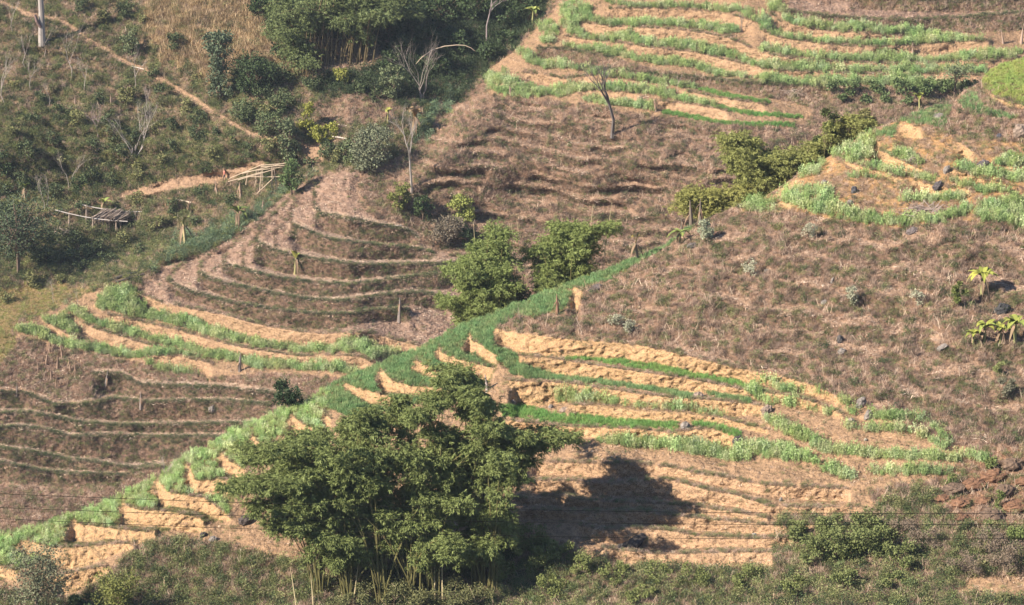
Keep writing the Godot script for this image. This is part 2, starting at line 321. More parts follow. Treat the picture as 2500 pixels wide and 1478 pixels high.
# the planted nose of the near ridge: everything in these outlines that is not a bank
const NOSE_W := [800, 945, 860, 905, 950, 868, 1060, 820, 1120, 790, 1200, 760, 1300, 718, 1400, 684, 1500, 640, 1600, 600, 1640, 575, 1690, 540, 1684, 562, 1625, 604, 1535, 655, 1484, 684, 1425, 700, 1398, 698, 1380, 756, 1300, 774, 1262, 768, 1232, 790, 1206, 802, 1204, 838, 1236, 846, 1266, 868, 1266, 884, 1300, 896, 1300, 922, 1250, 912, 1218, 880, 1214, 868, 1212, 892, 1190, 896, 1200, 902, 1186, 936, 1150, 955, 1110, 945, 1080, 955, 1020, 980, 1000, 992, 940, 1008, 880, 1017, 830, 1010, 802, 994]
const NOSE_B := [-240, 1360, 0, 1292, 90, 1272, 180, 1244, 260, 1214, 340, 1178, 400, 1138, 450, 1104, 510, 1080, 560, 1044, 620, 1014, 700, 984, 800, 940, 800, 996, 782, 1010, 790, 1060, 700, 1052, 660, 1090, 600, 1100, 590, 1168, 540, 1176, 560, 1210, 540, 1210, 560, 1262, 520, 1228, 440, 1208, 400, 1200, 430, 1245, 320, 1240, 380, 1288, 240, 1283, 200, 1284, 150, 1330, 60, 1352, 110, 1362, 60, 1390, -20, 1380, -240, 1440]
const CROPS_FAR := [
	["b", [237, 740, 245, 706, 300, 694, 331, 700, 334, 730, 360, 753, 437, 766, 489, 782, 591, 818, 640, 825, 671, 833, 723, 843, 800, 838, 851, 826, 903, 826, 929, 843, 982, 860], [240, 756, 283, 764, 360, 782, 437, 800, 489, 816, 566, 836, 640, 850, 723, 862, 800, 862, 877, 862, 916, 878, 982, 868]],
	["b", [162, 743, 190, 745, 225, 772, 239, 782, 270, 784, 309, 795, 386, 820, 437, 831, 476, 846, 540, 856, 640, 874, 710, 885, 813, 879, 839, 887, 870, 902], [165, 758, 200, 782, 235, 797, 270, 808, 309, 818, 380, 840, 450, 856, 500, 872, 540, 884, 600, 894, 640, 904, 720, 904, 800, 908, 870, 918]],
	["b", [104, 778, 155, 762, 192, 806], [106, 784, 132, 798, 165, 817, 190, 816]],
	["b", [45, 798, 60, 790, 100, 795, 116, 806, 154, 825, 190, 834, 231, 834, 283, 850, 334, 858, 360, 846, 440, 852, 500, 872], [45, 814, 80, 820, 110, 834, 160, 852, 230, 862, 280, 872, 330, 880, 362, 872, 440, 866, 500, 880]],
	["b", [357, 876, 380, 886, 430, 898, 486, 904], [362, 892, 400, 908, 440, 912, 490, 918]],
	["b", [1464, -4, 1530, 4, 1600, 2, 1700, 7, 1800, 12, 1830, 20, 1856, 40], [1500, 13, 1540, 19, 1600, 19, 1680, 20, 1750, 27, 1800, 32, 1856, 58]],
	["b", [1366, 8, 1400, -10, 1440, 18, 1448, 40], [1372, 70, 1390, 74, 1420, 56, 1446, 52]],
	["b", [1430, 36, 1480, 44, 1540, 46, 1600, 44, 1700, 49, 1760, 52, 1806, 64], [1440, 54, 1500, 63, 1560, 65, 1640, 65, 1700, 70, 1760, 83, 1806, 82]],
	["b", [1318, 60, 1340, 45, 1362, 60], [1320, 104, 1340, 110, 1360, 96]],
	["b", [1385, 70, 1410, 62, 1430, 80, 1470, 88, 1500, 75, 1540, 72, 1580, 90, 1620, 96, 1700, 96, 1740, 108, 1780, 118, 1850, 148, 1890, 155], [1386, 82, 1430, 97, 1480, 100, 1510, 100, 1560, 108, 1610, 115, 1660, 118, 1730, 134, 1760, 135, 1800, 146, 1850, 163, 1890, 168]],
	["b", [1376, 104, 1430, 111, 1470, 110, 1500, 108, 1550, 131, 1620, 138, 1680, 140, 1720, 154, 1740, 166, 1790, 176, 1860, 180, 1890, 184], [1376, 112, 1430, 125, 1480, 130, 1520, 142, 1570, 152, 1620, 161, 1680, 163, 1740, 184, 1800, 188, 1860, 192, 1890, 194]],
	["b", [1262, 118, 1295, 114, 1302, 144, 1360, 147, 1400, 154, 1430, 164], [1265, 132, 1290, 157, 1330, 170, 1380, 168, 1430, 175]],
	["b", [1430, 164, 1480, 169, 1540, 179, 1600, 188, 1660, 196, 1704, 206], [1432, 182, 1500, 192, 1560, 199, 1620, 208, 1704, 218]],
	["b", [1180, 180, 1232, 164, 1246, 188, 1290, 204, 1340, 214, 1380, 200, 1440, 204, 1500, 204, 1560, 204, 1620, 214, 1680, 234, 1750, 250], [1190, 218, 1240, 238, 1300, 239, 1360, 239, 1400, 228, 1440, 222, 1500, 224, 1560, 228, 1620, 238, 1680, 250, 1750, 260]],
	["b", [1420, 232, 1490, 240, 1560, 244, 1600, 258], [1424, 250, 1490, 258, 1560, 266, 1600, 274]],
	["g", [1618, 262, 1700, 278, 1750, 288, 1800, 294, 1940, 296], [1616, 276, 1700, 292, 1750, 300, 1800, 306, 1940, 308]],
	["g", [1706, 206, 1790, 228, 1880, 242], [1706, 220, 1790, 240, 1880, 252]],
	["g", [1730, 246, 1800, 264, 1870, 272, 1960, 278], [1730, 258, 1800, 276, 1870, 284, 1960, 288]],
	["b", [1876, 0, 1894, -6, 1920, 22], [1878, 24, 1896, 30, 1920, 32]],
	["b", [1858, 30, 1876, 36, 1884, 60], [1860, 72, 1876, 78, 1884, 78]],
	["b", [1910, 32, 1960, 45, 2000, 50, 2054, 60, 2068, 52, 2130, 58, 2200, 65, 2250, 65, 2300, 78], [1915, 50, 1960, 65, 2000, 71, 2060, 77, 2120, 80, 2190, 85, 2240, 91, 2300, 94]],
	["b", [1880, 72, 1930, 80, 1990, 88, 2050, 91, 2120, 95, 2200, 95, 2260, 84, 2310, 84, 2400, 88], [1885, 88, 1930, 95, 1990, 103, 2040, 108, 2110, 113, 2180, 112, 2240, 108, 2300, 103, 2400, 99]],
	["b", [1860, 105, 1930, 118, 1960, 125, 2020, 128, 2080, 130, 2170, 124, 2220, 132, 2280, 138, 2330, 130, 2400, 122, 2500, 120], [1860, 125, 1930, 138, 1980, 143, 2050, 148, 2120, 151, 2200, 153, 2250, 153, 2320, 151, 2400, 146, 2500, 140]],
	["b", [1860, 146, 1930, 152, 2000, 152, 2080, 160, 2160, 160, 2250, 154, 2330, 160, 2410, 160], [1860, 168, 1930, 173, 2000, 175, 2080, 178, 2160, 178, 2220, 183, 2300, 176, 2410, 182]],
	["b", [1860, 180, 1900, 182, 1960, 188, 2030, 180, 2100, 190, 2150, 184, 2220, 182, 2290, 195, 2380, 200], [1860, 203, 1930, 210, 2020, 212, 2100, 208, 2200, 216, 2300, 220, 2380, 216]],
]
# ground cover: [class, outline], later ones lie over earlier ones
const COVER_NEAR := [
	[3, [1205, 800, 1560, 842, 1740, 885, 1900, 912, 2060, 972, 2330, 1085, 2430, 1120, 2330, 1165, 2120, 1200, 2140, 1240, 2000, 1300, 1900, 1392, 1500, 1380, 1240, 1330, 1000, 1300, 700, 1372, 560, 1330, 400, 1312, 330, 1337, 240, 1420, 160, 1458, 0, 1430, -240, 1450, -240, 1360, 0, 1290, 340, 1170, 800, 930]],
	[10, [-240, 1330, 0, 1260, 340, 1150, 560, 1030, 800, 910, 950, 850, 1200, 740, 1500, 630, 1690, 530, 1684, 562, 1625, 604, 1535, 655, 1484, 684, 1425, 705, 1385, 760, 1300, 775, 1262, 768, 1232, 790, 1206, 802, 1204, 838, 1266, 868, 1300, 922, 1218, 890, 1190, 936, 1080, 960, 1000, 992, 880, 1017, 800, 1000, 780, 1060, 690, 1060, 600, 1110, 590, 1170, 560, 1265, 430, 1290, 380, 1300, 240, 1330, 110, 1362, 0, 1420, -240, 1440]],
	[2, [-240, 1490, 0, 1450, 160, 1462, 240, 1420, 330, 1342, 400, 1316, 520, 1328, 600, 1352, 720, 1378, 1000, 1310, 1240, 1325, 1400, 1347, 1500, 1380, 1880, 1392, 1920, 1330, 2100, 1258, 2200, 1203, 2330, 1163, 2430, 1122, 2560, 1050, 2760, 1000, 2760, 1720, -240, 1720]],
	[14, [1880, 470, 1950, 410, 2050, 350, 2140, 300, 2250, 296, 2330, 340, 2500, 350, 2760, 350, 2760, 562, 2500, 552, 2380, 536, 2200, 556, 2080, 546, 1960, 518, 1800, 514]],
	[2, [1900, 1250, 2000, 1240, 2110, 1262, 2150, 1300, 2020, 1360, 1880, 1390, 1890, 1330]],
	[10, [2398, 200, 2410, 160, 2500, 120, 2760, 40, 2760, 265, 2500, 258, 2440, 238]],
	[3, [2330, 1452, 2360, 1408, 2500, 1405, 2560, 1430, 2500, 1462]],
	[20, [2285, 1170, 2340, 1130, 2420, 1100, 2560, 1060, 2760, 1040, 2760, 1290, 2520, 1290, 2440, 1290, 2330, 1280, 2290, 1240]],
	[3, [2405, 915, 2425, 905, 2418, 940]],
]
const COVER_FAR := [
	[2, [-240, -160, 1380, -160, 1300, 60, 1180, 180, 1060, 260, 1020, 360, 930, 400, 870, 415, 700, 470, 560, 590, 400, 650, 330, 700, 240, 720, 40, 800, -240, 860]],
	[13, [-240, 690, 60, 690, 240, 680, 330, 700, 240, 712, 160, 742, 45, 795, 0, 870, -240, 880]],
	[13, [-60, 860, 40, 800, 30, 900, -60, 960]],
	[16, [640, 500, 720, 440, 780, 425, 720, 452, 640, 522, 560, 590, 420, 640, 330, 640, 400, 590, 560, 540]],
	[9, [370, -160, 640, -160, 730, 60, 725, 190, 600, 150, 520, 190, 400, 150, 350, 90]],
	[18, [-240, 260, 100, 270, 300, 300, 480, 330, 640, 350, 700, 400, 560, 410, 440, 428, 300, 462, 100, 530, -240, 600]],
	[18, [-240, 600, 100, 560, 330, 560, 440, 600, 330, 680, 240, 690, -240, 700]],
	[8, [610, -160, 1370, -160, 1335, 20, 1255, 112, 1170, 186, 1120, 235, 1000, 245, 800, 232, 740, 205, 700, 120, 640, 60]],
	[17, [715, 130, 760, 90, 920, 100, 935, 150, 900, 165, 800, 180, 740, 195]],
	[1, [760, 250, 880, 225, 960, 225, 960, 300, 780, 300]],
	[7, [720, 350, 800, 352, 785, 395, 745, 402]],
	[7, [285, 480, 300, 468, 430, 433, 500, 423, 552, 413, 640, 390, 650, 402, 560, 440, 440, 462, 330, 482]],
	[16, [1000, 330, 1040, 270, 1110, 215, 1130, 222, 1080, 280, 1040, 340]],
	[11, [-240, 900, 0, 890, 30, 850, 230, 868, 360, 890, 512, 935, 640, 910, 760, 908, 860, 920, 960, 880, 960, 1560, -240, 1560]],
	[5, [860, 416, 882, 424, 872, 480, 892, 522, 950, 545, 1010, 585, 1110, 630, 1200, 740, 1040, 850, 900, 818, 640, 792, 420, 748, 333, 712, 410, 650, 540, 600, 640, 522, 720, 452, 790, 424]],
	[3, [335, 712, 420, 748, 640, 792, 900, 815, 1040, 845, 1000, 900, 860, 925, 640, 908, 520, 922, 360, 890, 230, 864, 40, 822, 48, 795, 160, 742, 240, 704]],
	[3, [1372, 0, 1330, 50, 1262, 118, 1180, 178, 1190, 232, 1300, 240, 1440, 256, 1620, 288, 1900, 312, 1960, 300, 2050, 215, 2400, 222, 2500, 150, 2760, 60, 2760, -160, 1400, -160]],
	[6, [1300, 118, 1500, 142, 1560, 160, 1740, 190, 2040, 214, 2400, 222, 2380, 300, 2050, 300, 1960, 256, 1880, 240, 1700, 205, 1440, 166]],
	[5, [1940, -160, 1925, 20, 1990, 40, 2200, 56, 2340, 70, 2500, 60, 2760, 40, 2760, -160]],
]
const PATHS := [
	[5.0, [-240, -70, -20, -4, 60, 32, 110, 42, 150, 52, 185, 75, 215, 97, 265, 127, 300, 150, 340, 165, 400, 197, 460, 232, 500, 262, 560, 297, 600, 322, 660, 342, 740, 372], 7],
	[3.0, [-60, 600, 50, 562, 90, 542, 150, 522, 220, 500, 290, 480, 370, 466, 450, 456, 540, 442], 7],
	[3.0, [880, 430, 872, 470, 892, 505, 930, 520], 7], [4.0, [0, 950, 60, 955, 130, 985, 200, 985, 280, 968], 7], [2.5, [390, 482, 460, 494], 7],
	[4.5, [768, 505, 764, 460, 790, 425], 21], [4.5, [713, 550, 702, 525, 730, 470, 762, 438], 21], [4.5, [622, 589, 628, 560, 680, 510, 722, 468], 21], [4.5, [542, 645, 548, 610, 600, 570, 640, 540], 21], [4.0, [483, 666, 490, 640, 530, 606], 21], [4.0, [409, 686, 416, 664, 450, 640], 21], [3.0, [668, 602, 668, 570, 700, 530, 744, 455], 21], [3.0, [590, 655, 590, 615, 640, 560, 690, 500], 21],
	[3.5, [224, 910, 296, 912, 334, 936, 411, 941, 540, 944, 640, 955, 760, 965], 17], [4.0, [280, 970, 347, 978, 430, 976, 553, 976, 660, 986], 17], [4.0, [-100, 1000, 0, 1003, 70, 1004, 123, 1013, 200, 1028, 300, 1034, 450, 1032, 620, 1030], 17],
	[4.0, [-100, 1044, 50, 1038, 110, 1045, 170, 1062, 260, 1059, 420, 1063, 580, 1062], 17], [4.0, [-100, 1080, 60, 1096, 120, 1108, 175, 1120, 231, 1124, 321, 1138, 380, 1136], 17], [4.0, [-100, 1118, 0, 1124, 64, 1139, 108, 1147, 180, 1153, 300, 1156], 17], [3.0, [-100, 1175, 60, 1185, 200, 1196], 17],
]
# stepped slopes: [upper edge, lower edge, steps, least u, greatest u]
const STEPS_FAR := [
	[[900, 215, 1200, 240, 1500, 290, 1900, 330, 2400, 330], [900, 620, 1200, 620, 1500, 660, 1900, 640, 2400, 640], 11, 1010.0, 1960.0],
	[[-240, 20, 400, 200, 700, 330, 1000, 420], [-240, 640, 400, 660, 700, 600, 1000, 520], 12, -240.0, 720.0],
]
const STEPS_NEAR := [
	[[1800, 930, 2060, 985, 2330, 1085], [1800, 1130, 2060, 1185, 2400, 1170], 5, 1885.0, 2350.0],
	[[1300, 600, 1700, 520, 2500, 540], [1300, 800, 1700, 870, 2500, 1100], 7, 1500.0, 2700.0],
]
# ---------- the two sheets of ground ----------
const FU_NEAR := [-240, 0.04, 600, 0.015, 1200, 0.0, 2300, -0.07, 2740, -0.085]
const FU_FAR := [-240, 0.025, 330, 0.022, 850, -0.01, 1150, -0.003, 1250, -0.002, 1800, -0.028, 2740, -0.033]
# soil and ground colours, as linear base colours
const SOIL := {
	1: [[0.27, 0.17, 0.12], [0.34, 0.22, 0.155], [0.19, 0.13, 0.08]],
	2: [[0.22, 0.155, 0.095], [0.17, 0.15, 0.075], [0.30, 0.20, 0.135]],
	3: [[0.43, 0.28, 0.175], [0.37, 0.245, 0.155], [0.30, 0.20, 0.13]],
	4: [[0.54, 0.36, 0.20], [0.49, 0.315, 0.175], [0.38, 0.26, 0.16]],
	5: [[0.33, 0.22, 0.165], [0.38, 0.26, 0.20], [0.24, 0.16, 0.12]],
	6: [[0.28, 0.175, 0.125], [0.24, 0.165, 0.10], [0.18, 0.15, 0.08]],
	7: [[0.42, 0.275, 0.185], [0.48, 0.32, 0.215], [0.34, 0.225, 0.15]],
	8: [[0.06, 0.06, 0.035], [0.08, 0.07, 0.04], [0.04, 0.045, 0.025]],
	9: [[0.30, 0.20, 0.12], [0.36, 0.24, 0.13], [0.20, 0.14, 0.08]],
	10: [[0.20, 0.16, 0.08], [0.15, 0.15, 0.06], [0.28, 0.19, 0.11]],
	11: [[0.29, 0.17, 0.12], [0.24, 0.15, 0.10], [0.16, 0.125, 0.07]],
	12: [[0.45, 0.295, 0.185], [0.50, 0.335, 0.21], [0.37, 0.24, 0.155]],
	13: [[0.24, 0.18, 0.08], [0.18, 0.17, 0.06], [0.30, 0.20, 0.12]],
	14: [[0.48, 0.29, 0.14], [0.26, 0.175, 0.115], [0.34, 0.23, 0.15]],
	22: [[0.44, 0.315, 0.235], [0.48, 0.35, 0.265], [0.36, 0.25, 0.185]],
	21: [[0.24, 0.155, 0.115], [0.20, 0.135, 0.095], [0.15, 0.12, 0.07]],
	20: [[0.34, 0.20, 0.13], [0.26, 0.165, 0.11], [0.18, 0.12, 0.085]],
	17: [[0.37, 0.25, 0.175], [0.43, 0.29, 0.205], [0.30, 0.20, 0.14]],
	18: [[0.19, 0.16, 0.08], [0.15, 0.15, 0.07], [0.25, 0.18, 0.11]],
	16: [[0.14, 0.14, 0.06], [0.10, 0.13, 0.05], [0.18, 0.14, 0.08]],
}
func lnz_near(u: float, v: float, c: float, f: float) -> float:
	return 5.1818 - 2.2e-4 * (v - 1400.0) + f + 0.02 * exp(-(v - c) / 40.0)
func lnz_far(u: float, v: float, f: float) -> float:
	var s := (u - 870.0) * -0.4208 + (v - 415.0) * -0.9071
	var t := (u - 1370.0) * 0.758 + v * 0.652
	return 5.7038 + 1.8e-4 * (1250.0 - v) + f + 0.018 * smoothstep(-10.0, 70.0, s) * smoothstep(330.0, 460.0, v) - 0.02 * smoothstep(-40.0, 40.0, t) * (1.0 - smoothstep(380.0, 520.0, v))

func build_sheet(S: Sheet, is_near: bool, banks: Array, cover: Array, steps: Array, crest: PackedVector2Array) -> void:
	S.setup()
	var fu := V(FU_NEAR if is_near else FU_FAR)
	var polys := []
	var ext := []
	for b in banks:
		var bp := band(b[1], b[2])
		polys.append(bp)
		var e := Vector2(1e9, -1e9)
		for p in bp: e = Vector2(minf(e.x, p.x), maxf(e.y, p.x))
		ext.append(e)
	var covers := []
	for c in cover: covers.append([c[0], V(c[1])])
	if not is_near:
		for p in PATHS:
			for q in Geometry2D.offset_polyline(V(p[1]), p[0]): covers.append([p[2], q])
	var sp := []
	for s in steps: sp.append([V(s[0]), V(s[1]), s[2], s[3], s[4]])
	var nv := S.nv
	for i in S.nu:
		var u := S.u0 + i * S.du
		var cr := pl(crest, u) + nz.get_noise_2d(u * 3.0, 900.0) * 5.0
		S.top[i] = cr if is_near else -160.0
		var stop := 1660.0 if is_near else cr + 160.0
		var f := pl(fu, u)
		var n := mini(nv, int((stop - S.top[i]) / S.dv) + 1)
		S.last[i] = n - 1
		# ground cover down this column
		var base_cls := 1
		for j in n: S.cls[i * nv + j] = base_cls
		for ci in covers.size():
			var xs := crossings(covers[ci][1], u)
			for q in range(0, xs.size() - 1, 2):
				var cc: int = covers[ci][0]
				var w := 9.0
				if cc == 7 or cc == 17 or cc == 6 or cc == 21: w = 3.0
				elif cc == 8 or cc == 9 or cc == 13 or cc == 18 or cc == 16: w = 42.0
				var a: int = maxi(0, ceili((xs[q] + nf.get_noise_2d(u * 2.0, ci * 77.0) * w - S.top[i]) / S.dv))
				var b: int = mini(n - 1, floori((xs[q + 1] + nf.get_noise_2d(u * 2.0, ci * 77.0 + 500.0) * w - S.top[i]) / S.dv))
				for j in range(a, b + 1): S.cls[i * nv + j] = covers[ci][0]
		# banks across this column
		var cb := []
		for bi in polys.size():
			var xs := crossings(polys[bi], u)
			if xs.size() >= 2:
				var jit := nf.get_noise_2d(u * 4.0, bi * 91.0) * (3.0 if is_near else 2.0)
				cb.append([xs[0] + jit, xs[xs.size() - 1] + jit * 0.5, bi, (0.75 if is_near and bi > 4 and bi < 21 else (0.62 if banks[bi][0] == "g" else (0.9 if banks[bi][0] == "d" else 1.0))) * smoothstep(0.0, 36.0, u - ext[bi].x + 6.0) * smoothstep(0.0, 30.0, ext[bi].y - u + 4.0)])
		cb.sort_custom(func(a, b): return a[0] < b[0])
		# chopped straw lies on the outer edge of the old terraces
		for b in cb:
			if banks[b[2]][0] != "d": continue
			for j in range(maxi(0, int((b[0] - 12.0 + nf.get_noise_2d(u * 3.0, 11.0) * 5.0 - S.top[i]) / S.dv)), clampi(int((b[0] - 1.0 - S.top[i]) / S.dv), 0, n - 1)):
				if S.cls[i * nv + j] in [1, 5, 11, 17]: S.cls[i * nv + j] = 22
		for j in n:
			var k := i * nv + j
			var v := S.top[i] + j * S.dv
			var off := 0.0
			var rough := 5e-4
			S.bid[k] = 0
			if S.cls[k] == 5: rough = 1.3e-3
			for q in cb.size():
				var b: Array = cb[q]
				var vl: float = b[0]
				var vf: float = b[1]
				if v < vl: break
				var h := vf - vl
				if v <= vf:
					off = maxf(off, S.gv * (v - vl) * b[3])
					S.bid[k] = b[2] + 1
					var kind: String = banks[b[2]][0]
					S.cls[k] = {"o": 4, "s": 12, "g": 6, "d": 21}[kind]
					rough = 1.25e-3 if kind == "o" else 8e-4
				else:
					var w := h * 1.2
					if q + 1 < cb.size(): w = clampf(cb[q + 1][0] - vf, 6.0, h * 1.6)
					off = maxf(off, S.gv * h * b[3] * maxf(0.0, 1.0 - (v - vf) / w))
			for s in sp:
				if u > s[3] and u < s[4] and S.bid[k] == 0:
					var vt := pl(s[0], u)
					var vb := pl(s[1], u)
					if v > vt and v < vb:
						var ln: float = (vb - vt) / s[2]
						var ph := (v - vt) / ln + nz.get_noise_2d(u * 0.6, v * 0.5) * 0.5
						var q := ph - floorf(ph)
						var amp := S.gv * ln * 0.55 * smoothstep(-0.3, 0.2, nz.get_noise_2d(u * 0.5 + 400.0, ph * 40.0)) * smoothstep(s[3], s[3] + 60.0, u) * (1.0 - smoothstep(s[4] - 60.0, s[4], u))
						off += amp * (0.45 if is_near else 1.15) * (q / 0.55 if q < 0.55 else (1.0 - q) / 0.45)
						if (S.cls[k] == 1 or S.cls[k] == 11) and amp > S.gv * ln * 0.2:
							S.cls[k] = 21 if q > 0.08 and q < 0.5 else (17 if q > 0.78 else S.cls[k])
			var lz := lnz_near(u, v, cr, f) if is_near else lnz_far(u, v, f)
			lz += nz.get_noise_2d(u * 0.35, v * 0.5) * 0.004 + off
			lz += (nf.get_noise_2d(u * 2.2, v * 2.8) + 0.6 * nf.get_noise_2d(u * 6.0, v * 7.0)) * rough
			S.pos[k] = pt(u, v, exp(lz))
			# colour of the soil itself
			var pal: Array = SOIL[S.cls[k]]
			var n1 := clampf(nz.get_noise_2d(u * 1.7 + 50.0, v * 2.6) * 1.6 + 0.5, 0.0, 1.0)
			var n2 := clampf(nf.get_noise_2d(u * 3.1, v * 3.9 + 70.0) * 2.2 - 0.2, 0.0, 1.0)
			var c0 := Color(pal[0][0], pal[0][1], pal[0][2]).lerp(Color(pal[1][0], pal[1][1], pal[1][2]), n1)
			S.col[k] = c0.lerp(Color(pal[2][0], pal[2][1], pal[2][2]), n2)
	# normals
	for i in S.nu:
		var ia := maxi(i - 1, 0)
		var ib := mini(i + 1, S.nu - 1)
		for j in S.last[i] + 1:
			var v := S.top[i] + j * S.dv
			var k := i * nv + j
			var a := S.pos[ia * nv + clampi(roundi((v - S.top[ia]) / S.dv), 0, S.last[ia])]
			var b := S.pos[ib * nv + clampi(roundi((v - S.top[ib]) / S.dv), 0, S.last[ib])]
			var c := S.pos[i * nv + maxi(j - 1, 0)]
			var d := S.pos[i * nv + mini(j + 1, S.last[i])]
			S.nrm[k] = (b - a).cross(c - d).normalized()
func sheet_meshes(S: Sheet, banks: Array, root: MeshInstance3D, back: bool) -> void:
	var nv := S.nv
	var idx := PackedInt32Array()
	var parts := {}
	for i in S.nu - 1:
		var n: int = S.last[i]
		for j in n:
			var k := i * nv + j
			var j2: int = j
			if j + 1 > S.last[i + 1]: continue
			var m := (i + 1) * nv + j2
			var b: int = S.bid[k]
			if b == 0:
				idx.append(k); idx.append(m); idx.append(m + 1); idx.append(k); idx.append(m + 1); idx.append(k + 1)
			else:
				if not parts.has(b): parts[b] = PackedInt32Array()
				parts[b].append_array(PackedInt32Array([k, m, m + 1, k, m + 1, k + 1]))
	var ar := []
	ar.resize(Mesh.ARRAY_MAX)
	ar[Mesh.ARRAY_VERTEX] = S.pos
	ar[Mesh.ARRAY_NORMAL] = S.nrm
	ar[Mesh.ARRAY_COLOR] = S.col
	ar[Mesh.ARRAY_INDEX] = idx
	var am := ArrayMesh.new()
	am.add_surface_from_arrays(Mesh.PRIMITIVE_TRIANGLES, ar)
	root.mesh = am
	root.material_override = mats.ground
	for b in parts:
		var src: PackedInt32Array = parts[b]
		var p := PackedVector3Array()
		var q := PackedVector3Array()
		var c := PackedColorArray()
		for t in src:
			p.append(S.pos[t]); q.append(S.nrm[t]); c.append(S.col[t])
		var a := []
		a.resize(Mesh.ARRAY_MAX)
		a[Mesh.ARRAY_VERTEX] = p
		a[Mesh.ARRAY_NORMAL] = q
		a[Mesh.ARRAY_COLOR] = c
		var bm := ArrayMesh.new()
		bm.add_surface_from_arrays(Mesh.PRIMITIVE_TRIANGLES, a)
		put("terrace_bank", bm, mats.clay if banks[b - 1][0] != "g" else mats.ground, root)
	if back:
		var st := Acc.new()
		var k0 := Color(0.24, 0.17, 0.1)
		for i in S.nu - 1:
			var a := S.pos[i * nv]
			var b := S.pos[(i + 1) * nv]
			var a1 := a + Vector3(0, -5, -9)
			var b1 := b + Vector3(0, -5, -9)
			st.quad(a, a1, b1, b, k0)
			st.quad(a1, a1 + Vector3(0, -52, -70), b1 + Vector3(0, -52, -70), b1, k0)
		put("far_slope", st.mesh(), mats.ground, root)

# ---------- small plants that cover the ground ----------
var protos := {}
var n_cover := 0
func tuft(n: int, spread: float, lean: float, w: float, curl := 0.5) -> ArrayMesh:
	var a := Acc.new()
	for k in n:
		var d := Vector3(rng.randfn(), 0, rng.randfn())
		var p := d * spread * 0.4
		var t := Vector3(rng.randfn() * lean, 1.0, rng.randfn() * lean).normalized() * rr(0.55, 1.0)
		var s := Vector3(t.z, 0, -t.x)
		s = Vector3(cos(k * 2.4), 0, sin(k * 2.4)) * w
		var m := p + t * 0.55
		var e := p + t + Vector3(t.x, -0.25, t.z) * curl * rr(0.2, 1.0)
		var g := rr(0.7, 1.2)
		var c := Color(g, g, g)
		a.quad(p - s, p + s, m + s * 0.8, m - s * 0.8, c)
		a.tri(m - s * 0.8, m + s * 0.8, e, c)
	return a.mesh()
func leafy(n: int, r: float, leaf_l: float, leaf_w: float, upright: float) -> ArrayMesh:
	var a := Acc.new()
	for k in n:
		var p := Vector3(rng.randfn() * r * 0.5, rr(0.05, 0.9), rng.randfn() * r * 0.5)
		var d := (rv() + Vector3(0, upright, 0)).normalized() * leaf_l * rr(0.6, 1.2)
		var w := d.cross(rv()).normalized() * leaf_w
		var g := rr(0.7, 1.25)
		a.leaf(p, d, w, Color(g, g, g))
	return a.mesh()
func make_protos() -> void:
	protos.dry = []
	protos.weed = []
	protos.crop = []
	protos.blade = []
	protos.stalk = []
	protos.litter = []
	for k in 3:
		protos.dry.append(tuft(26, 0.42, 0.42, 0.016))
		protos.weed.append(leafy(80, 0.6, 0.17, 0.04, 0.5) if k < 2 else tuft(36, 0.5, 0.5, 0.02))
		var a := Acc.new()
		for q in 22:
			var p := Vector3(rng.randfn() * 0.32, 0, rng.randfn() * 0.32)
			var t := Vector3(rng.randfn() * 0.22, rr(0.6, 1.0), rng.randfn() * 0.22)
			a.quad(p - Vector3(0.012, 0, 0), p + Vector3(0.012, 0, 0), p + t + Vector3(0.008, 0, 0), p + t - Vector3(0.008, 0, 0), Color(0.75, 0.85, 0.7))
			for l in 9:
				var lp := p + t * rr(0.25, 1.0)
				var ld := (rv() + Vector3(0, 0.5, 0)).normalized() * rr(0.1, 0.22)
				var g := rr(0.75, 1.25)
				a.leaf(lp, ld, ld.cross(rv()).normalized() * rr(0.02, 0.036), Color(g, g, g))
		protos.crop.append(a.mesh())
		protos.blade.append(tuft(34, 0.5, 0.24, 0.02, 0.35))
		var s := Acc.new()
		for q in 3:
			var p := Vector3(rng.randfn() * 0.3, -0.05, rng.randfn() * 0.3)
			s.stick(p, p + Vector3(rng.randfn() * 0.35, rr(0.5, 1.0), rng.randfn() * 0.35), 0.018, 0.01, Color.WHITE, 3)
		protos.stalk.append(s.mesh())
		var l := Acc.new()
		for q in 9:
			var p := Vector3(rng.randfn() * 0.5, rr(0.0, 0.1), rng.randfn() * 0.5)
			var d := Vector3(rng.randfn(), rng.randfn() * 0.25, rng.randfn()).normalized() * rr(0.25, 0.7)
			var g := rr(0.7, 1.25)
			l.leaf(p, d, d.cross(Vector3(rng.randfn() * 0.3, 1, rng.randfn() * 0.3)).normalized() * 0.03, Color(g, g, g))
		protos.litter.append(l.mesh())
func add_to(key: String, proto: String, p: Vector3, h: float, wide: float, c: Color) -> void:
	var k := key + "|" + proto + "|" + str(rng.randi() % 3)
	if not scat.has(k): scat[k] = PackedFloat32Array()
	var yaw := rng.randf() * TAU
	var b := Basis.from_euler(Vector3(rng.randfn() * 0.1, yaw, rng.randfn() * 0.1)).scaled_local(Vector3(wide, h, wide))
	scat[k].append_array(PackedFloat32Array([b.x.x, b.y.x, b.z.x, p.x, b.x.y, b.y.y, b.z.y, p.y, b.x.z, b.y.z, b.z.z, p.z, c.r, c.g, c.b, 1.0]))
